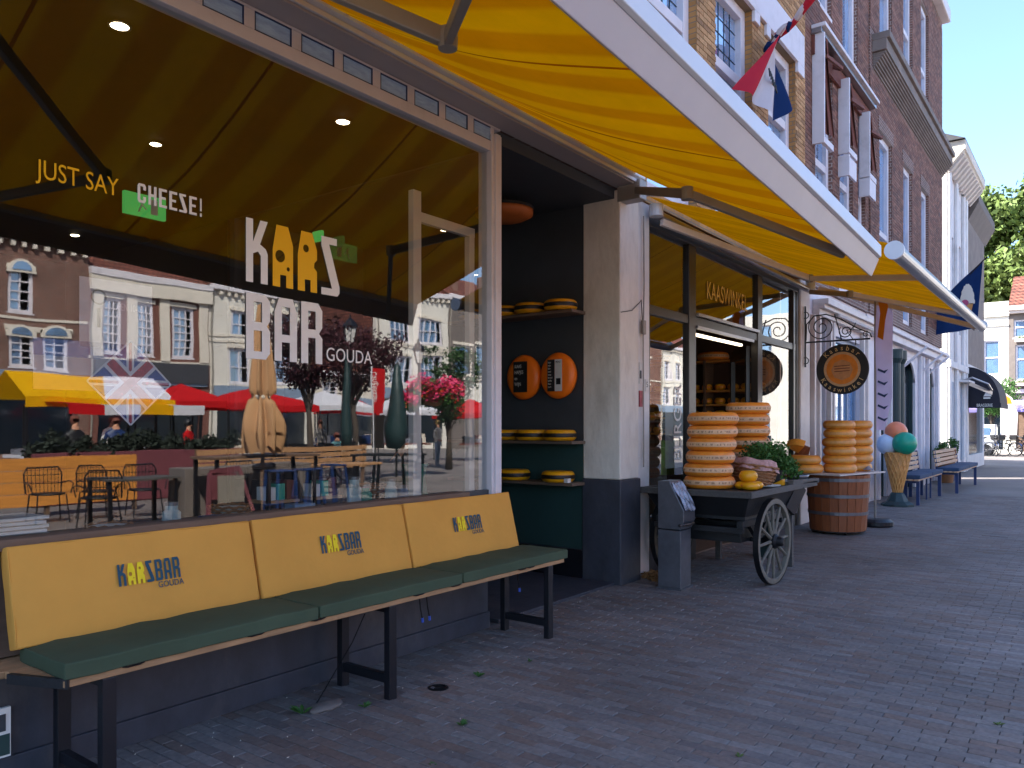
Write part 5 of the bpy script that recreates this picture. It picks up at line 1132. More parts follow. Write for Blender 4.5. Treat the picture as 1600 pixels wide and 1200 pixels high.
flat('cream_ring', [circ(0, 0, .262, 48), circ(0, 0, .225, 48)], M['band'], sg, .0005, MS); flat('orange_field', [circ(0, 0, .228, 48)], M['cheese'], sg, .0004, MS)
flat('cheese_emblem', [circ(0, -.01, .155, 8)], P('tan_emblem', '#c98f62', .6, .15, 20, .05), sg, .0004, Matrix.Translation((-.002, 0, 0)) @ MS)
for z in (-.04, .0, .04): flat('emblem_line', [[(-.11, z), (.11, z + .01), (.11, z + .02), (-.11, z + .012)]], M['brown'], sg, .0003, Matrix.Translation((-.0035, 0, 0)) @ MS)
def arc_text(s_, r, a0, step, size, flip=False):
    for i, c_ in enumerate(s_):
        a = a0 + step * i; rot = a - PI / 2 if not flip else a + PI / 2
        text('sign_letter', c_, size, M['gold'], sg, Matrix.Translation((-.0015, 0, 0)) @ MS @ Matrix.Translation((r * math.cos(a), r * math.sin(a), 0)) @ Matrix.Rotation(rot, 4, 'Z'), xs=.95, align='CENTER')
arc_text('Kaasbar', .285, R(136), R(-15.2), .105); arc_text('Kaaswinkel', .345, R(211), R(13.2), .10, True)

# ice cream cone figure
ic_ = E('ice_cream_figure', (16.2, -.60, 0), label='big fibreglass ice cream cone figure with three scoops on a dark foot', cat='figure')
MB().lathe([(.29, 0), (.29, .04), (.19, .10), (.12, .24), (.10, .26), (.001, .27)], 8).build('foot', M['greencol'], ic_)
MB().lathe([(.001, .24), (.075, .25), (.235, 1.02), (.2, 1.02)], 32).build('cone', M['cone'], ic_, smooth=True)
b = MB()
for sgn in (1, -1):
    for k in range(14):
        b.tube([((.078 + .16 * t) * math.cos(2 * PI * k / 14 + sgn * t * 1.5), (.078 + .16 * t) * math.sin(2 * PI * k / 14 + sgn * t * 1.5), .25 + .77 * t) for t in [q / 9 for q in range(10)]], .009, 4)
b.build('waffle_ridges', P('waffle_ridge', '#dba25e', .5, .1, 9, .05), ic_, kind='stuff')
for c_, r, m in (((-.10, -.14, 1.19), .215, 'scoopmint'), ((-.02, .16, 1.17), .205, 'scoopwhite'), ((.03, .03, 1.40), .20, 'scooporange'), ((.1, -.1, 1.17), .2, 'scoopwhite')):
    b = MB(); vs, fs = ico(4, r, c_); b.add(vs, fs); b.build('scoop', M[m], ic_, smooth=True)

# two slatted benches down the street
def street_bench(x, y, w, lab):
    t = E('street_bench', (x, y, 0), label=lab, cat='bench', group='navy cushioned slat benches down the street')
    for i in range(4): MB().box(0, w, -.40 + i * .1, -.40 + i * .1 + .08, .47, .50).build('seat_slat', M['slatwood'], t, bevel=.004)
    for i in range(4): MB().box(0, w, .03 + i * .012, .055 + i * .012, .60 + i * .095, .67 + i * .095).build('back_slat', M['slatwood'], t, bevel=.004)
    for xx in (.12, w - .12):
        for yy in (-.37, -.02): MB().box(xx - .03, xx + .03, yy - .03, yy + .03, 0, .47).build('leg', M['navy'], t)
        MB().bar((xx, .02, .45), (xx, .085, .98), .04, .04).build('back_post', M['navy'], t)
        MB().box(xx - .03, xx + .03, -.34, -.05, .42, .468).build('seat_support', M['navy'], t)
    for x0 in (0, w / 2): cushion(t, 'seat_cushion', Matrix.Translation((x0 + w / 4, -.21, .54)), w / 2 - .02, .42, .075, M['navycush'])
    return t
street_bench(16.45, -.52, 2.75, 'nearer slat bench with navy cushions behind the ice cream figure'); street_bench(19.95, -.72, 3.5, 'farther slat bench with navy cushions before the green columns')
st_ = E('folding_stand', (18.0, -.42, 0), label='dark blue fabric backrest standing between the two slat benches', cat='chair')
MB().box(0, .5, -.02, .02, .45, 1.0).build('back_cloth', M['navycush'], st_); MB().box(-.03, 0, -.03, .03, 0, 1.05).build('side_post', M['navy'], st_); MB().box(.5, .53, -.03, .03, 0, 1.05).build('side_post', M['navy'], st_); MB().box(0, .5, -.4, 0, .43, .47).build('seat', M['navycush'], st_)
MB().box(0, .03, -.4, -.37, 0, .43).build('leg', M['navy'], st_); MB().box(.47, .5, -.4, -.37, 0, .43).build('leg', M['navy'], st_)
def pot(x, y, h, r, lab, m='wicker', lf='leaf', s=.06, n=900):
    t = E('potted_plant', (x, y, 0), label=lab, cat='plant'); MB().lathe([(.001, 0), (r * .75, 0), (r, h * .5), (r * .9, h * .5)], 18).build('pot', M[m], t)
    link('foliage', leaves(n, [(random.uniform(-r, r), random.uniform(-r, r), h * random.uniform(.55, 1), r * .6) for _ in range(8)], s, (1, 1, 1)), t, M[lf], kind='stuff'); return t
pot(23.9, -.35, 1.1, .22, 'potted plant beside the far end of the farther bench'); pot(24.7, -.3, 1.0, .2, 'second potted plant against the marble pilaster', 'navy')
bd = E('bundle_of_sacks', (23.0, -.42, .0), label='brown patterned cushions piled on the far end of the farther bench', cat='cushion')
for i in range(3): cushion(bd, 'sack', Matrix.Translation((.1 * i, -.1 + .02 * i, .64 + .11 * i)) @ Matrix.Rotation(.2 * i, 4, 'Z'), .4, .3, .11, M['wicker'])

# bicycles
def bicycle():
    t = E('bicycle')
    for x, nm in ((-.52, 'r'), (.52, 'f')):
        w_ = E('wheel', (x, 0, .34)); w_.parent = t
        MB().tube([(.33 * math.cos(a), 0, .33 * math.sin(a)) for a in [2 * PI * k / 28 for k in range(29)]], .022, 6, cap=False).build('tyre', M['blackmetal'], w_)
        b = MB()
        for k in range(12): a = PI * k / 6; b.tube([(0, .015 * (-1) ** k, 0), (.31 * math.cos(a), 0, .31 * math.sin(a))], .003, 3)
        b.tube([(0, -.05, 0), (0, .05, 0)], .02, 8); b.build('spokes', M['hoop'], w_)
    b = MB(); f = [(-.52, 0, .34), (-.12, 0, .30), (-.27, 0, .78), (.36, 0, .82), (.42, 0, .70)]
    for i, j in ((0, 1), (0, 2), (1, 2), (1, 4), (2, 3), (4, 3)): b.tube([f[i], f[j]], .018, 6)
    b.tube([(.36, 0, .9), (.42, 0, .70), (.52, 0, .34)], .018, 6); b.build('frame', M['iron'], t)
    MB().tube([(.30, -.28, 1.0), (.40, -.2, 1.04), (.38, 0, .98), (.40, .2, 1.04), (.30, .28, 1.0)], .012, 6).build('handlebar', M['hoop'], t)
    MB().tube([(-.27, 0, .76), (-.30, 0, .92)], .014, 6).build('seat_post', M['hoop'], t)
    s_ = MB(); vs, fs = ico(2, .12, (-.31, 0, .95), (1.1, .7, .35)); s_.add(vs, fs); s_.build('saddle', M['blackmetal'], t, smooth=True)
    MB().box(.46, .76, -.17, .17, .84, 1.08).build('basket', M['iron'], t); MB().box(-.78, -.38, -.07, .07, .70, .72).build('carrier', M['iron'], t)
    MB().tube([(-.52 + .38 * math.cos(a), 0, .34 + .38 * math.sin(a)) for a in [R(30 + 12 * k) for k in range(11)]], .02, 5).build('mudguard', M['navy'], t)
    return t
bike = bicycle(); spots = [(46.4, 2.6, 70), (46.6, 2.0, 100), (46.9, 1.4, 80), (47.2, .75, 20), (47.3, .25, 65), (47.2, -.25, 105), (47.0, -.75, 80), (47.4, -1.3, 95), (47.3, -1.9, 70)]
wd = ['hidden by the pilaster', 'nearest the shopfront corner', 'second from the shopfront corner', 'turned sideways in the row', 'right of the sideways one', 'before the brown shop door', 'at the right edge of the photo', 'just outside the right edge', 'last of the row']
for i, (x, y, a) in enumerate(spots):
    o = bike if i == 0 else copy_tree(bike); o.location = (x, y, 0); o.rotation_euler = (R(4), 0, R(a)); tag(o, f'dark parked city bicycle {wd[i]}', 'bicycle', 'bicycles parked at the cross street')
ff = E('feather_flag', (47.8, .45, 0), label='orange and green feather flag standing among the bicycles', cat='flag')
MB().tube([(0, 0, 0), (0, 0, 3.3)], .02, 6).build('pole', M['alu'], ff)
MB().add([(0, 0, 1.0), (0, -.7, 1.0), (0, -.75, 2.2), (0, -.5, 3.0), (0, -.1, 3.35), (0, 0, 3.2), (.02, 0, 1.0), (.02, -.7, 1.0), (.02, -.75, 2.2), (.02, -.5, 3.0), (.02, -.1, 3.35), (.02, 0, 3.2)], [(0, 1, 2, 3, 4, 5), (6, 11, 10, 9, 8, 7), (0, 6, 7, 1), (1, 7, 8, 2), (2, 8, 9, 3)]).build('flag_cloth', M['flagwhite'], ff)
MB().add([(-.01, -.02, 2.7), (-.01, -.5, 2.7), (-.01, -.4, 3.0), (-.01, -.1, 3.2)], [(0, 1, 2, 3)]).build('flag_print', M['orangeprint'], ff)
cv = E('parked_van', (48.2, 1.9, 0), R(-90), label='small white delivery van parked behind the bicycles', cat='van')
b = MB(); b.M = Matrix.Translation((0, 0, 0)); b.ext([(-.7, .35), (.7, .35), (.72, .9), (.6, 1.55), (.5, 1.62), (-.5, 1.62), (-.6, 1.55), (-.72, .9)], -1.4, 1.2); b.build('body', M['alu'], cv, bevel=.03)
for x in (-.95, .8):
    for y in (-.66, .66):
        w_ = MB(); w_.M = Matrix.Translation((x, y, .3)) @ Matrix.Rotation(R(90), 4, 'X'); w_.lathe([(.001, -.09), (.3, -.09), (.3, .09), (.001, .09)], 20); w_.build('wheel', M['blackmetal'], cv)
MB().box(-1.2, 1.0, -.69, -.64, 1.0, 1.45).build('side_window', M['pane'], cv); MB().box(1.19, 1.23, -.5, .5, 1.0, 1.5).build('windscreen', M['pane'], cv)

# Dutch flag with emblem on the yellow house
fl = E('flag', (0, 0, 0), label='red white and blue flag with black emblem hanging from a pole on the yellow house', cat='flag')
pb0 = Vector((10.5, .0, 6.55)); pdir = Vector((0, -.78, .63)).normalized()
MB().tube([pb0, pb0 + pdir * 2.6], .022, 8).build('pole', M['white'], fl)
def wrap(r_, m, a, s0, s1):
    MB().tube([pb0 + pdir * (s0 + (s1 - s0) * k / 12) + Vector((.03 * math.sin(k * 1.1 + a), .0, .03 * math.cos(k * 1.1 + a))) for k in range(13)], [r_ * (1 + .25 * math.sin(k * 1.7 + a)) for k in range(13)], 8).build('furled_cloth', m, fl, smooth=True)
wrap(.05, M['flagred'], 0, .25, 1.9); wrap(.04, M['flagwhite'], 2, .1, 1.0); wrap(.035, M['flagblue'], 4, .05, .5)
T_ = Vector((10.46, -.10, 6.62)); Rp = Vector((8.98, -.22, 5.50)); Bp = Vector((10.25, -.45, 5.62)); 
def sect(t0, t1, m, low0, low1, nm):
    # fan-shaped cloth from the pole end to the hanging hem
    def f(u, v):
        a = t0 + (t1 - t0) * u; top = T_ + pdir * (.30 - .30 * a) ; hem = Rp.lerp(Bp, a) + Vector((0, 0, low0 + (low1 - low0) * u))
        p = top.lerp(hem, v); p.y += .05 * math.sin(a * 16 + v * 2) * v; p.x += .03 * math.sin(a * 11 + v * 5) * v; return tuple(p)
    MB().grid(f, 14, 16).build(nm, m, fl, smooth=True)
sect(0, .26, M['flagred'], .0, -.02, 'red_stripe'); sect(.26, .70, M['flagwhite'], -.02, -.22, 'white_stripe'); sect(.70, 1.0, M['flagblue'], -.22, -.02, 'blue_stripe')
b = MB(); c0 = T_.lerp(Rp.lerp(Bp, .48), .62)
for k in range(7):
    a = k * .9; b.tube([c0 + Vector((-.13 + .045 * k, -.09, .05 - .02 * k)), c0 + Vector((-.11 + .045 * k + .03 * math.sin(a), -.09, .0 - .02 * k + .03 * math.cos(a))), c0 + Vector((-.09 + .045 * k, -.09, -.04 - .02 * k))], .011, 5)
b.build('emblem', M['cartblack'], fl)
# navy ice cream flag hanging off the tall building
nf = E('flag', (0, 0, 0), label='navy blue flag with printed ice cream cone beyond the second awning', cat='flag')
MB().tube([(24.43, 0, 4.75), (24.43, -1.25, 6.08)], .016, 8).build('pole', M['iron'], nf)
def nflag(u, v):
    tp = Vector((24.4, .0 - 1.15 * u, 4.85 + 1.15 * u)); lo = Vector((24.4, .0 - 1.02 * u, 4.05 + .12 * u)); p = tp.lerp(lo, v); p.x += .05 * math.sin(u * 9 + v * 3); return tuple(p)
MB().grid(nflag, 22, 10).build('flag_cloth', M['flagblue'], nf, smooth=True)
MN = Matrix.Translation((24.30, 0, 0)) @ Matrix.Rotation(R(-90), 4, 'Z') @ FRONT
lp = []
for k in range(24):
    a = PI * k / 23; lp.append((.80 + .17 * math.cos(a) * (1 + .06 * math.sin(k * 2.2)), 4.82 + .55 * math.sin(a) * (1 + .03 * math.sin(k * 2.6))))
flat('printed_whipped_cream', [lp], M['cream'], nf, .004, MN); flat('printed_cone', [[(.66, 4.84), (.94, 4.84), (.86, 4.5), (.74, 4.48)]], M['cone'], nf, .004, MN); flat('printed_berry', [circ(.74, 4.86, .09, 14)], P('raspberry_print', '#b04a70', .7, .1, 9, 0), nf, .005, MN)

# ================================================================== THE SQUARE OPPOSITE (seen mirrored in the panes)
def opp(name, label, X1, w, y=-34.0, **k): return E(name, (X1, y, 0), R(180), label=label, cat='building')   # local x runs to world -x, faces the shops
def OB(name, label, x0, x1, h, mat, wins, y=-34, mf=None, frame=.13, nx=2, nz=4, extra=None, d=8, rail=None, shop=None):
    t = opp(name, label, x1, x1 - x0, y); W_ = x1 - x0
    ops = [(x1 - b_, x1 - a_, c_, e_) for a_, b_, c_, e_ in wins]
    if shop: ops.append((.5, W_ - .5, .4, shop))
    wall(t, 0, W_, 0, h, 0, .3, ops, mat)
    for i, o_ in enumerate(ops[:len(wins)]): window(t, *o_, .05, fw=frame, d=.12, nx=nx, nz=nz, mf=mf or M['white'], mg=M['pane'], bar=.05)
    if shop:
        s_ = MB().box(.5, W_ - .5, .1, .15, .4, shop).build('shopfront', M['darkglass'], t); MB().box(.2, W_ - .2, -.12, 0, shop + .05, shop + .75).build('fascia', M['bluegrey'], s_)
    MB().box(0, W_, -.3, .3, h, h + .35).build('cornice', M['white'], t, bevel=.03)
    b = MB()
    for k in range(int(W_ / .5)): b.box(.15 + k * .5, .33 + k * .5, -.22, 0, h - .28, h)
    b.build('dentils', M['cream'], t, kind='stuff')
    zs_ = sorted({o_[2] for o_ in ops[:len(wins)]})
    for z in zs_: MB().box(0, W_, -.05, 0, z - .32, z - .2).build('string_course', M['cream'], t)
    for o_ in ops[:len(wins)]: MB().box(o_[0] - .12, o_[1] + .12, -.06, 0, o_[3] + .01, o_[3] + .2).build('window_head', M['cream'], t); MB().box(o_[0] + .15, o_[0] + .45, .145, .155, o_[2] + .1, o_[3] - .1).build('curtain', M['paper'], t)
    MB().tube([(W_ - .12, -.08, 0), (W_ - .12, -.08, h)], .05, 6).build('drainpipe', M['armgrey'], t)
    for k in range(2): MB().box(W_ * (.25 + .5 * k) - .35, W_ * (.25 + .5 * k) + .35, 1.0, 1.7, h + .4, h + 2.6).build('chimney', M['brickred'], t)
    MB().ext([(0, h + .3), (d / 2, h + 2.8), (d, h + .2), (d, 0), (.31, 0), (.31, h)], 0, W_).build('roof', M['tile'], t)
    return t
o1 = OB('old_brick_house', 'old brick house with arched windows across the square', 7, 17.2, 9.6, M['brickred'], [(13.9, 14.9, 6.6, 8.3), (13.9, 14.9, 4.1, 5.6), (15.3, 16.4, 4.1, 5.7), (11.2, 12.4, 4.1, 5.7), (11.2, 12.4, 6.6, 8.3), (8.5, 9.7, 4.1, 5.7)], shop=3.2)
for xa, xb, zt_ in ((13.9, 14.9, 5.6), (15.3, 16.4, 5.7), (11.2, 12.4, 5.7), (13.9, 14.9, 8.3), (11.2, 12.4, 8.3)):
    cxm = 17.2 - (xa + xb) / 2; hw = (xb - xa) / 2 + .12
    flat('arched_head', [[(cxm + hw * math.cos(PI * k / 12), zt_ - .15 + .6 * math.sin(PI * k / 12)) for k in range(13)]], M['cream'], o1, .05, at(0, -.04, 0)); flat('arched_light', [[(cxm + (hw - .2) * math.cos(PI * k / 12), zt_ - .05 + .38 * math.sin(PI * k / 12)) for k in range(13)]], M['pane'], o1, .02, at(0, -.10, 0))
for a_ in (13.9, 15.3, 11.2): MB().box(17.2 - a_ - 1.25, 17.2 - a_ + .15, -.06, 0, 5.75, 6.0).build('stone_band', M['cream'], o1)
o2 = OB('classical_house', 'dark red classical house with tall many-paned windows and grey shopfront across the square', 17.2, 23.4, 8.6, P('dark_red_brickwork', '#6f463c', .85, .15, 12, .3), [(17.8, 18.7, 5.1, 7.6), (19.4, 20.4, 5.1, 7.6), (21.4, 22.5, 5.1, 7.6)], nx=3, nz=6, shop=3.6)
MB().box(0, 6.2, -.25, 0, 7.9, 8.6).build('frieze', M['cream'], o2)
for a_ in (17.3, 18.95, 20.75, 22.8): MB().box(23.4 - a_ - .5, 23.4 - a_, -.1, 0, 4.9, 7.9).build('stone_pilaster', M['cream'], o2)
MB().box(.2, 6.0, -.2, 0, 3.8, 4.8).build('grey_fascia', M['slate'], o2)
o3 = OB('white_house', 'white plastered house with dark casements across the square', 23.4, 30.1, 8.8, M['sunwhite'], [(24.6, 25.9, 6.4, 7.75), (24.6, 25.9, 3.9, 5.8), (27.5, 29.1, 6.7, 8.0), (27.5, 29.1, 4.0, 6.0)], nx=2, nz=2, shop=3.0)
o4 = OB('low_house', 'low house with tiled roof across the square', 30.1, 35.4, 4.6, M['cream'], [(31, 32.2, 3.2, 4.4)], shop=2.6)
o5 = OB('white_house', 'white corner house with paired sash windows across the square', 35.4, 42.4, 10.6, M['sunwhite'], [(36.4, 38.5, 7.2, 8.8), (39.4, 41.7, 7.4, 9.0), (39.5, 41.7, 4.4, 6.6), (36.4, 38.5, 4.4, 6.3)], nx=4, nz=2, shop=3.4)
o6 = OB('brown_house', 'brown house with cream windows and a pale green shop sign across the square', 42.4, 50, 10.8, M['stone'], [(43.1, 45.2, 5.3, 7.6), (45.6, 47.2, 5.3, 7.8), (48, 49.4, 5.3, 7.8)], nx=1, nz=2, mf=M['cream'])
MB().box(0, 7.6, -.15, 0, 3.3, 4.8).build('sign_fascia', M['sunwhite'], o6); text('sign_lettering', 'solve', .9, M['leaf'], o6, at(2.2, -.17, 3.7))
for i, (x0, x1, h_, m_) in enumerate(((50, 58, 10, 'sunwhite'), (58, 67, 9.2, 'sunwhite'), (67, 77, 11, 'brickred'), (77, 90, 10, 'sunwhite'), (-6, 7, 9, 'brickred'))):
    OB('terraced_house', ('wide white terraced house further along the square', 'white terraced house with low cornice far along the square', 'red brick terraced house far along the square', 'last white house of the opposite row', 'red brick house at the near end of the opposite row')[i], x0, x1, h_, M[m_], [(x0 + 1 + 2.4 * k, x0 + 2.3 + 2.4 * k, z, z + 1.9) for k in range(int((x1 - x0 - 1) / 2.4)) for z in (4, 6.7)], shop=3.1)

# market stalls
def stall(x0, x1, y, h, cols, lab, valance=None, rise=.7):
    t = E('market_stall', (x0, y, 0), label=lab, cat='market stall', group='market stalls on the square'); W_ = x1 - x0; n = len(cols)
    for i, c_ in enumerate(cols):
        a_, b_ = W_ * i / n, W_ * (i + 1) / n; sk = .5
        MB().add([(a_, 0, h - rise), (b_, 0, h - rise), (b_ + (sk if i < n - 1 else 0) - .0, -1.3, h), (a_ + (sk if i else 0), -1.3, h), (a_, -2.6, h - rise), (b_, -2.6, h - rise)], [(0, 1, 2, 3), (3, 2, 5, 4)]).build('canopy_panel', M[c_], t)
        v_ = (valance or cols)[i]; MB().box(a_, b_, -.01, .01, h - rise - .26, h - rise + .01).build('valance', M[v_], t)
    for xx in (.05, W_ - .05):
        for yy in (-.05, -2.55): MB().box(xx - .03, xx + .03, yy - .03, yy + .03, 0, h - rise).build('post', M['blackmetal'], t)
    MB().box(.1, W_ - .1, -1.6, -.3, .75, .82).build('table', M['whicanvas'], t)
    for k in range(int(W_ / .35)): MB().box(.2 + k * .35, .45 + k * .35, -1.4, -.4, .82, .9 + .18 * random.random()).build('goods', M[random.choice(['navy', 'brown', 'cream', 'bag', 'cartblack', 'wicker'])], t)
stall(8.2, 12.1, -17.5, 2.95, ['yelcanvas', 'yelcanvas', 'whicanvas', 'whicanvas'], 'market stall with yellow and white striped canopy', ['yelcanvas'] * 4)
stall(8.6, 12.2, -16.2, 2.12, ['redcanvas', 'whicanvas', 'yelcanvas', 'whicanvas'], 'lower market stall with red, white and yellow valance', rise=.06)
def tent(x, y, w, h, c_, lab):
    t = E('market_tent', (x, y, 0), label=lab, cat='tent', group='pyramid tents on the square'); e = w / 2
    MB().add([(-e, -e, h - .6), (e, -e, h - .6), (e, e, h - .6), (-e, e, h - .6), (0, 0, h), (-e, -e, h - .8), (e, -e, h - .8), (e, e, h - .8), (-e, e, h - .8)], [(0, 1, 4), (1, 2, 4), (2, 3, 4), (3, 0, 4), (0, 1, 6, 5), (1, 2, 7, 6), (2, 3, 8, 7), (3, 0, 5, 8)]).build('tent_canopy', M[c_], t)
    for sx in (-1, 1):
        for sy in (-1, 1): MB().tube([(sx * (e - .05), sy * (e - .05), 0), (sx * (e - .05), sy * (e - .05), h - .7)], .03, 6).build('post', M['blackmetal'], t)
    MB().box(-e + .2, e - .2, .2, .9, .75, .82).build('table', M['brown'], t)
    for k in range(5): MB().box(-e + .3 + k * .4, -e + .55 + k * .4, .3, .8, .82, 1.0 + .2 * random.random()).build('goods', M[random.choice(['navy', 'cream', 'bag', 'cartblack'])], t)
tent(12.9, -18.5, 2.0, 2.85, 'redcanvas', 'red pyramid tent right of the striped stall'); tent(15.2, -18.2, 2.9, 2.8, 'redcanvas', 'larger red pyramid tent behind the closed parasol')
tent(18.4, -18.6, 2.6, 2.85, 'whicanvas', 'white pyramid tent between two red ones'); tent(20.2, -19.5, 1.8, 2.8, 'redcanvas', 'small red tent right of the white tent'); tent(27, -19, 2.4, 2.7, 'redcanvas', 'red tent behind the flower baskets')
tent(23.4, -20, 2.6, 2.8, 'whicanvas', 'white tent behind the lamp posts')
# closed parasol
pr = E('closed_parasol', (7.22, -6.5, 0), label='tall closed beige parasol tied at the waist on the terrace', cat='parasol')
MB().tube([(0, 0, 0), (0, 0, 3.3)], .03, 8).build('pole', M['darkwood'], pr); MB().box(-.3, .3, -.3, .3, 0, .1).build('base', M['stone'], pr, bevel=.02)
def par(u, v):
    a = u * 2 * PI; z = 3.35 - 2.2 * v; w = .05 + .12 * min(1, v * 1.8); 
    if v > .66: w += .10 * math.sin((v - .66) / .34 * PI * .8)
    if .60 < v < .66: w *= .75
    r = w * (1 + .28 * math.sin(a * 8 + 2 * v) + .1 * math.sin(a * 3 + v * 14 * (v > .6))); return (r * math.cos(a), r * math.sin(a), z + (.06 * math.sin(a * 8) if v > .9 else 0))
MB().grid(par, 96, 50).build('folded_canopy', M['parasol'], pr, smooth=True); MB().lathe([(.13, 1.93), (.145, 1.96), (.13, 1.99)], 20, closed=False).build('strap', M['cream'], pr)
# terrace furniture
def bistro():
    t = E('bistro_chair'); 
    b = MB(); arc = [(-.24, .2, .45), (-.25, .22, .78), (-.2, .24, .88), (.2, .24, .88), (.25, .22, .78), (.24, .2, .45)]; b.tube(arc, .013, 6)
    for z in (.62, .76): b.tube([(-.24, .215, z), (.24, .215, z)], .008, 5)
    for k in range(9): b.tube([(-.2 + .05 * k, .22, .47), (-.2 + .05 * k, .235, .87)], .005, 4)
    b.build('back', M['blackmetal'], t)
    MB().lathe([(.001, .44), (.23, .44), (.24, .455), (.23, .47), (.001, .47)], 20).build('seat', M['iron'], t)
    for sx in (-1, 1):
        MB().tube([(sx * .24, .2, .62), (sx * .3, 0, .66), (sx * .3, -.18, .62), (sx * .26, -.2, .46)], .011, 6).build('armrest', M['blackmetal'], t)
        for sy in (-1, 1): MB().tube([(sx * .2, sy * .17, .45), (sx * .24, sy * .22, 0)], .011, 6).build('leg', M['blackmetal'], t)
    return t
bc_ = bistro()
for i, (x, y, a) in enumerate(((5.35, -9.35, 185), (6.05, -9.2, 178), (6.75, -9.1, 190), (5.5, -8.0, 10), (8.3, -8.6, 200))):
    o = bc_ if i == 0 else copy_tree(bc_); o.location = (x, y, 0); o.rotation_euler = (0, 0, R(a)); tag(o, ('left black wire bistro chair before the orange planter', 'middle black wire bistro chair before the orange planter', 'right black wire bistro chair before the orange planter', 'black wire bistro chair turned to the shop window', 'black wire bistro chair beside the dark stool')[i], 'chair', 'black bistro chairs on the terrace')
op = E('planter_bench', (4.2, -10.3, 0), label='long orange plank planter wall behind the bistro chairs', cat='planter')
for k in range(4): MB().box(0, 3.05, -.02, .02, .18 + k * .21, .38 + k * .21).build('plank', M['orangewood'], op, bevel=.004)
for x in (.02, 1.5, 3.0): MB().box(x, x + .06, -.1, -.02, 0, 1.0).build('post', M['darkwood'], op)
mp = MB().box(0, 4.3, -.4, 0, 0, 1.02).build('maroon_planter', M['maroon'], None, bevel=.01, loc=(6.2, -12.0, 0)); tag(mp, 'long maroon planter box filled with dark plants', 'planter')
tag(link('planter_hedge', leaves(6500, [(6.3 + .15 * k, -12.2, 1.0 + .3 * random.random() ** 2, .10 + .18 * random.random()) for k in range(29)], .09, (1, 1, 1)), None, P('dusky_leaf', (.022, .03, .022), .7, .5, 3, 0, spec=.2), kind='stuff'), 'dark leafy hedge growing in the maroon planter', 'hedge')
def table(x, y, w, d, h, lab, m='darkwood', lm='blackmetal'):
    t = E('terrace_table', (x, y, 0), label=lab, cat='table', group='terrace tables'); MB().box(-w / 2, w / 2, -d / 2, d / 2, h - .04, h).build('tabletop', M[m], t, bevel=.006)
    for sx in (-1, 1):
        for sy in (-1, 1): MB().box(sx * (w / 2 - .06) - .025, sx * (w / 2 - .06) + .025, sy * (d / 2 - .06) - .025, sy * (d / 2 - .06) + .025, 0, h - .04).build('leg', M[lm], t)
table(7.5, -7.0, 1.9, .7, 1.06, 'tall dark terrace table beside the closed parasol'); table(6.0, -8.0, 1.1, .7, .75, 'low grey terrace table among the bistro chairs', 'cartgrey'); table(10.2, -8.2, 1.6, .7, .78, 'long brown terrace table behind the tall one', 'wood'); table(12.3, -9, 1.6, .7, .9, 'dark framed terrace table near the dark columns', 'cartblack')
def stool(x, y, lab):
    t = E('bar_stool', (x, y, 0), label=lab, cat='stool', group='dark metal stools'); MB().box(-.17, .17, -.17, .17, .80, .83).build('seat', M['navy'], t, bevel=.02)
    for sx in (-1, 1):
        for sy in (-1, 1): MB().bar((sx * .14, sy * .14, .8), (sx * .2, sy * .2, 0), .035, .035).build('leg', M['navy'], t)
    MB().box(-.17, .17, -.185, -.165, .3, .33).build('foot_rail', M['navy'], t)
stool(7.4, -6.3, 'navy metal stool before the tall terrace table'); stool(8.0, -6.4, 'second navy metal stool right of the tall table'); stool(9.2, -7.2, 'navy metal stool near the long brown table')
rb = E('red_crate_chair', (6.3, -6.4, 0), label='dark red folding chair draped with a grey cloth', cat='chair'); MB().bar((0, 0, .85), (.45, 0, .9), .04, .08).build('top_rail', M['maroon'], rb); MB().bar((.45, 0, .9), (.7, .1, .0), .05, .05).build('leg', M['maroon'], rb); MB().bar((0, 0, .85), (-.1, .1, 0), .05, .05).build('leg', M['maroon'], rb); MB().box(.02, .4, -.02, .02, .45, .84).build('backrest', M['maroon'], rb); MB().box(.1, .5, .03, .06, .4, .8).build('cloth', M['armgrey'], rb)
pk = MB().box(0, 2.4, -.5, 0, 0, .86).build('timber_planter', M['stone'], None, bevel=.01, loc=(6.6, -7.6, 0)); tag(pk, 'grey brown timber planter block on the terrace', 'planter')
wb = E('wooden_crate_bench', (9.0, -11.2, 0), label='pale wooden slat bench facing the market stalls', cat='bench')
for k in range(4): MB().box(0, 4.6, -.02, .02, .5 + k * .14, .61 + k * .14).build('slat', M['wood'], wb)
for x in (0, 2.3, 4.55): MB().box(x, x + .06, -.08, -.02, 0, 1.05).build('post', M['darkwood'], wb)
# lamp posts and flower baskets
def lamp_post(x, y, h, lab):
    t = E('street_lamp', (x, y, 0), label=lab, cat='street lamp', group='old lantern posts on the square')
    MB().lathe([(.12, 0), (.12, .5), (.07, .6), (.05, h - .5), (.04, h - .4)], 14).build('post', M['blackmetal'], t)
    MB().lathe([(.10, h - .4), (.17, h)], 6, closed=False).build('lantern_glass', M['paper'], t); b = MB(); b.lathe([(.22, h), (.1, h + .16), (.03, h + .22), (.02, h + .32)], 6); b.lathe([(.06, h - .46), (.11, h - .4)], 6)
    for k in range(6): a = PI / 3 * k; b.tube([(.10 * math.cos(a), .10 * math.sin(a), h - .4), (.18 * math.cos(a), .18 * math.sin(a), h)], .012, 4)
    b.build('lantern_frame', M['blackmetal'], t)
    return t
lamp_post(13.8, -12, 4.1, 'lantern post rising among the dark red leaves'); lp2 = lamp_post(16.4, -12, 3.75, 'lantern post carrying the pink flower basket')
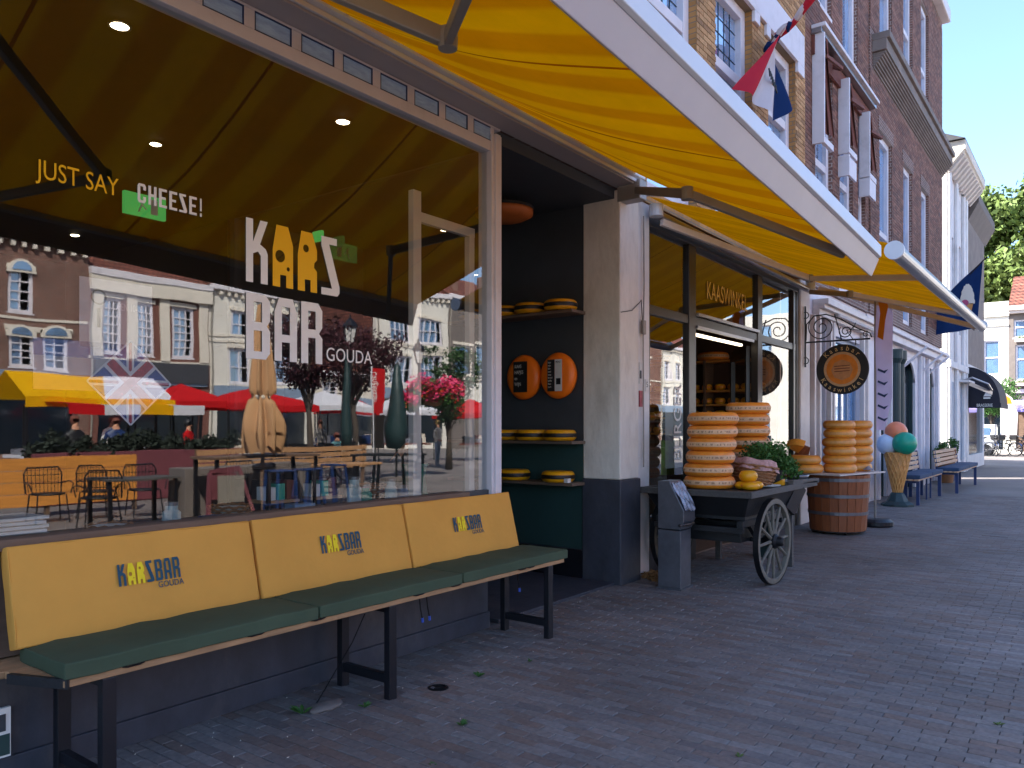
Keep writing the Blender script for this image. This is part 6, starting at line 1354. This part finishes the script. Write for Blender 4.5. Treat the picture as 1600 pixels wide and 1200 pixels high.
for i, (x, z, r_) in enumerate(((17.05, 2.45, .75), (15.8, 2.1, .35))):
    t = E('flower_basket', (x, -12, z), label=('big round hanging basket overflowing with pink flowers', 'smaller hanging basket with yellow and red flowers')[i], cat='flower basket')
    MB().lathe([(.001, -r_ * .5), (r_ * .4, -r_ * .35), (r_ * .6, 0), (r_ * .55, 0)], 18).build('basket', M['wicker'], t)
    link('foliage', leaves(3500, [(r_ * .7 * math.cos(a), r_ * .7 * math.sin(a), -.15 + .3 * random.random(), r_ * .45) for a in [k * .6 for k in range(11)]], .09, (1, 1, 1)), t, M['leaf'], kind='stuff')
    link('blossoms', leaves(2600, [(r_ * .8 * math.cos(a), r_ * .8 * math.sin(a), .02 + .3 * random.random(), r_ * .45) for a in [k * .6 for k in range(11)]], .10, (1, 1, 1)), t, M['flower'], kind='stuff')
    link('blossoms', leaves(900, [(r_ * .8 * math.cos(a), r_ * .8 * math.sin(a), .1 * random.random(), r_ * .4) for a in [k * .6 for k in range(11)]], .10, (1, 1, 1)), t, M['flowerred'], kind='stuff')
    MB().tube([(0, 0, -r_ * .4), (0, 0, r_ * .9)], .01, 5).build('hanger', M['iron'], t)
def red_tree(x, y, lab):
    return tree('plum_tree', lab, x, y, 4.4, 1.3, M['leafred'], .10, 6500, .09, low=.6)
red_tree(12.9, -12.6, 'dark red leaved plum tree left of the lantern post'); red_tree(15.2, -13.4, 'dark red leaved plum tree right of the lantern post')
tree('plum_tree', 'green and dark leaved tree behind the flower basket', 20.5, -14.5, 4.4, 1.2, M['leafdark'], .1, 5000, .1, low=.4)
bn2 = E('upright_banner', (14.6, -12, 0), label='tall narrow red upright banner with white lettering', cat='banner'); MB().box(0, .36, -.02, .02, 1.9, 3.1).build('banner_cloth', M['redcanvas'], bn2); MB().tube([(-.02, 0, 0), (-.02, 0, 3.15)], .02, 6).build('pole', M['alu'], bn2)
text('banner_lettering', 'Langelaan', .24, M['glasswhite'], bn2, Matrix.Translation((.10, .023, 3.0)) @ Matrix.Rotation(R(180), 4, 'Z') @ FRONT @ Matrix.Rotation(R(-90), 4, 'Z'), xs=.85)
MB().box(0, .36, -.1, .1, .9, 1.85).build('info_box', M['blackframe'], bn2)
for i, (x, y, w, z0, z1) in enumerate(((13.35, -11.6, .30, 0, 3.4), (15.4, -11.9, .60, 0, 3.1))):
    t = E('closed_parasol', (x, y, 0), label=('slim closed dark parasol by the lantern post', 'thick closed dark green parasol between banner and flower basket')[i], cat='parasol'); 
    MB().lathe([(.001, z1 + .2), (w * .15, z1 + .1), (w * .35, 2.4), (w * .5, 1.4), (w * .42, .9), (.03, .9)], 20).build('folded_canopy', M['greencol'], t, smooth=True); MB().tube([(0, 0, 0), (0, 0, z1)], .03, 6).build('pole', M['iron'], t); MB().box(-.3, .3, -.3, .3, 0, .08).build('base', M['stone'], t)

# people on the square
def person(x, y, rz, lab, top, legs, hair, h=1.72, arm=.25, sit=False):
    t = E('person', (x, y, 0), R(rz), label=lab, cat='person', group=None); s_ = h / 1.75
    J = [(0, 0, .95), (0, .0, 1.2), (0, .01, 1.42), (0, .0, 1.52), (0, -.01, 1.63),
         (.10, 0, .90), (.11, -.01, .50), (.11, .02, .09), (.11, -.12, .04), (-.10, 0, .90), (-.11, .02, .50), (-.11, .05, .09), (-.11, -.09, .04),
         (.19, .01, 1.40), (.24, .03, 1.13), (.24, -arm, 1.0), (.23, -arm - .1, 1.0), (-.19, .01, 1.40), (-.24, .03, 1.13), (-.22, -.04, .88), (-.22, -.05, .78)]
    if sit:
        for i in (0, 1, 2, 3, 4, 13, 14, 15, 16, 17, 18, 19, 20): J[i] = (J[i][0], J[i][1] + .35, J[i][2] - .45)
        for i, q in ((5, (.10, .33, .47)), (6, (.11, -.08, .50)), (7, (.11, -.08, .09)), (8, (.11, -.2, .04)), (9, (-.10, .33, .47)), (10, (-.11, -.08, .5)), (11, (-.11, -.05, .09)), (12, (-.11, -.18, .04))): J[i] = q
    rad = [.15, .135, .15, .055, .095, .10, .065, .042, .04, .10, .065, .042, .04, .06, .045, .033, .035, .06, .045, .033, .035]
    ed = [(0, 1), (1, 2), (2, 3), (3, 4), (0, 5), (5, 6), (6, 7), (7, 8), (0, 9), (9, 10), (10, 11), (11, 12), (2, 13), (13, 14), (14, 15), (15, 16), (2, 17), (17, 18), (18, 19), (19, 20)]
    me = bpy.data.meshes.new('body'); me.from_pydata([tuple(c * s_ for c in j) for j in J], ed, []); o = bpy.data.objects.new('tmp', me); col.objects.link(o)
    sk = o.modifiers.new('skin', 'SKIN'); o.modifiers.new('sub', 'SUBSURF').levels = 1
    for i, r in enumerate(rad): me.skin_vertices[0].data[i].radius = (r * s_, r * s_ * .85)
    me.skin_vertices[0].data[0].use_root = True
    dg = bpy.context.evaluated_depsgraph_get(); m2 = bpy.data.meshes.new_from_object(o.evaluated_get(dg)); bpy.data.objects.remove(o)
    m2.materials.clear()
    for m in (top, legs, 'skin'): m2.materials.append(M[m])
    cut = (.98 if not sit else .56) * s_
    for p in m2.polygons:
        z = p.center.z; hx_ = abs(p.center.x) / s_; neck = (1.50 if not sit else 1.05) * s_
        p.material_index = 2 if z > neck or (hx_ > .18 and p.center.y < -arm * s_ + .06 and z > .6) else (1 if z < cut and hx_ < .2 else 0)
        p.use_smooth = True
    link('body', m2, t)
    hz = (1.65 if not sit else 1.20) * s_; hy = (0.015 if not sit else .365) * s_
    vs, fs = ico(3, .108 * s_, (0, hy + .012, hz + .03), (.88, .98, 1.05)); vs2 = [v for v in vs]
    b = MB(); keep = [f for f in fs if not all(vs[i][1] < hy - .045 and vs[i][2] < hz + .07 for i in f)]; b.add(vs, keep); b.build('hair', M[hair], t, smooth=True)
    for sx in (-1, 1): v_, f_ = ico(1, .011, (sx * .032, hy - .085 * s_, hz + .0)); MB().add(v_, f_).build('eye', M['cartblack'], t)
    v_, f_ = ico(1, .016, (0, hy - .098 * s_, hz - .03), (.7, 1, 1.3)); MB().add(v_, f_).build('nose', M['skin'], t)
M['hairblond'] = P('blond_hair', '#b08a50', .6, .2, 20, .1); M['teal'] = P('teal_cloth', '#7db8b5', .8, .1, 6, .1)
person(13.2, -14.6, 160, 'blond person in dark jacket with turquoise bag standing by the red tent', 'greencol', 'navy', 'hairblond')
person(17.3, -16.4, 200, 'person in pale turquoise top sitting left of the white tent', 'teal', 'navy', 'brown', sit=True)
person(18.0, -16.6, 170, 'person in white shirt standing before the white tent', 'paper', 'cartblack', 'cartblack')
person(9.9, -16.6, 185, 'person in white shirt behind the striped stall counter', 'paper', 'navy', 'brown')
person(30, -14, 100, 'person in black clothes walking across the terrace', 'cartblack', 'cartblack', 'cartblack')
for i, (x, y, rz, lab, tp, lg, hr) in enumerate((
    (8.9, -14.4, 190, 'person in navy jacket behind the parked bicycles on the square', 'navy', 'cartblack', 'brown'), (11.2, -15.2, 150, 'person in red top looking at the striped stall', 'redcanvas', 'navy', 'cartblack'),
    (15.6, -15.4, 200, 'person in grey top before the larger red tent', 'armgrey', 'navy', 'brown'), (21.6, -16, 170, 'person in pale clothes before the far white tent', 'cream', 'bluegrey', 'hairblond'),
    (24.5, -15, 140, 'person in dark green walking beyond the banner', 'greencol', 'cartblack', 'brown'), (7.6, -13.6, 175, 'person in black at the left end of the stalls', 'cartblack', 'navy', 'brown'))):
    person(x, y, rz, lab, tp, lg, hr, h=random.uniform(1.6, 1.82))
for i, (x, y, a) in enumerate(((7.8, -13.0, 20), (8.7, -13.2, 75), (9.5, -13.1, 100), (11.9, -13.4, 60), (12.7, -13.2, 110), (13.4, -13.3, 80), (14.3, -13.4, 15))):
    o = copy_tree(bike); o.location = (x, y, 0); o.rotation_euler = (R(5), 0, R(a)); tag(o, f'dark bicycle, {ORD[i]} from the left in the row before the market stalls', 'bicycle', 'bicycles parked on the square')
# display inside the first window: paper stack, house plant, vase, baskets
ps_ = E('paper_stack', (1.62, .75, .90), label='stack of white folded papers behind the left end of the window', cat='paper stack')
for k in range(7): b = MB(); b.M = Matrix.Rotation(random.uniform(-.2, .2), 4, 'Z'); b.box(-.12, .14, -.12, .12, k * .022, k * .022 + .016); b.build('paper_sheet', M['paper'], ps_)
tb2 = E('window_table', (0, 0, 0), label='dark wooden counter running behind the shop window', cat='counter'); MB().box(-1, 4.5, .3, 1.2, .84, .9).build('counter_top', M['darkwood'], tb2); MB().box(-1, 4.5, .35, 1.15, .02, .84).build('counter_front', M['blackframe'], tb2)
def house_plant(x, y, z, lab):
    t = E('house_plant', (x, y, z), label=lab, cat='plant'); MB().lathe([(.001, 0), (.08, 0), (.1, .13), (.09, .13)], 18).build('pot', M['greencol'], t); link('foliage', leaves(900, [(random.uniform(-.1, .1), random.uniform(-.1, .1), .22 + random.uniform(0, .15), .09) for _ in range(8)], .05, (1, 1, 1)), t, M['leaf'], kind='stuff')
house_plant(1.32, .55, .9, 'green house plant at the far left behind the window')
va = E('vase', (4.35, .55, .9), label='green glazed vase with white rim behind the right end of the window', cat='vase'); MB().lathe([(.001, 0), (.09, 0), (.105, .06), (.08, .22), (.095, .29), (.11, .32), (.08, .31)], 26).build('vase_body', P('green_glaze', '#2f6a58', .2, .3, 7, .05), va, smooth=True)
cq = MB().grid(lambda u, v: (-.16 + .34 * u, .12 * v - .06 * math.cos(u * 3), .0 + .12 * math.sin(PI * (u * .8 + .1)) + .03 * math.sin(v * 5)), 20, 10).build('brown_cloth', M['wicker'], None, smooth=True, loc=(4.25, .5, 1.24)); tag(cq, 'brown folded cloth draped over the green vase', 'cloth')

# cluttered counter behind the pane
def jar(x, y, r_, h, m, lab):
    t = E('glass_jar', (x, y, .9), label=lab, cat='jar', group='jars on the window counter')
    MB().lathe([(.001, 0), (r_, 0), (r_, h * .75), (r_ * .7, h * .85), (r_ * .7, h), (.001, h)], 18).build('jar_body', m, t, smooth=False); MB().lathe([(r_ * .74, h), (r_ * .74, h + .02), (.001, h + .02)], 18).build('lid', M['hoop'], t)
jm = P('pale_jar_glaze', '#b9c4c0', .2, .25, 7, .03); jg = P('sea_green_glaze', '#3f9c82', .25, .2, 7, .03)
jar(3.62, .42, .05, .24, jm, 'pale jar standing right of the beige parasol reflection'); jar(3.78, .50, .06, .17, jg, 'sea green jar between two pale ones on the counter'); jar(3.95, .40, .045, .21, jm, 'tall pale jar left of the pale post behind the pane'); jar(4.12, .46, .06, .15, M['bluegrey'], 'short blue grey jar by the brown cloth'); jar(2.35, .5, .05, .16, jm, 'pale jar below the left end of the lettering')
def basket(x, y, r_, h, lab):
    t = E('small_basket', (x, y, .9), label=lab, cat='basket', group='baskets on the window counter'); b = MB()
    for k in range(int(h / .018)): b.tube([((r_ + k * .002) * math.cos(a), (r_ + k * .002) * math.sin(a), k * .018 + .004 * math.sin(a * 12 + k * PI)) for a in [2 * PI * i / 40 for i in range(41)]], .008, 5, cap=False)
    b.build('weave_rounds', M['wicker'], t, kind='stuff'); MB().lathe([(.001, .01), (r_ * .9, .01), (r_ * .95, h * .8), (.001, h * .8)], 20).build('contents', M['paper'], t)
basket(2.72, .5, .11, .15, 'small wicker basket left of the centre of the counter'); basket(4.05, .75, .12, .18, 'small wicker basket behind the pale jar on the counter'); basket(1.98, .45, .10, .11, 'small wicker basket beside the stack of papers')
def frame_rack(x, lab):
    t = E('black_rack', (x, .45, .9), label=lab, cat='rack'); 
    for a in (0, .24):
        for y in (0, .2): MB().box(a, a + .022, y, y + .022, 0, .34).build('post', M['blackmetal'], t)
    for z in (.12, .32): MB().box(0, .262, 0, .222, z, z + .018).build('rack_shelf', M['wood'] if z < .2 else M['blackmetal'], t)
    for k in range(3): MB().box(.03 + .07 * k, .085 + .07 * k, .04, .16, .138, .22 + .02 * k).build('packet', [M['paper'], jg, M['brown']][k], t)
frame_rack(3.30, 'black metal rack with packets behind the middle of the window'); frame_rack(2.95, 'black metal rack with packets left of the middle one')
for i, (x, c_) in enumerate(((2.12, 'brown'), (2.5, 'navy'), (3.1, 'bluegrey'))):
    tag(MB().box(0, .16, 0, .11, 0, .07 + .02 * i).build('cardboard_box', M[c_], None, bevel=.004, loc=(x, .38, .9)), ('small brown box near the paper stack on the counter', 'small navy box below the lettering on the counter', 'small blue grey box between the two racks')[i], 'box')
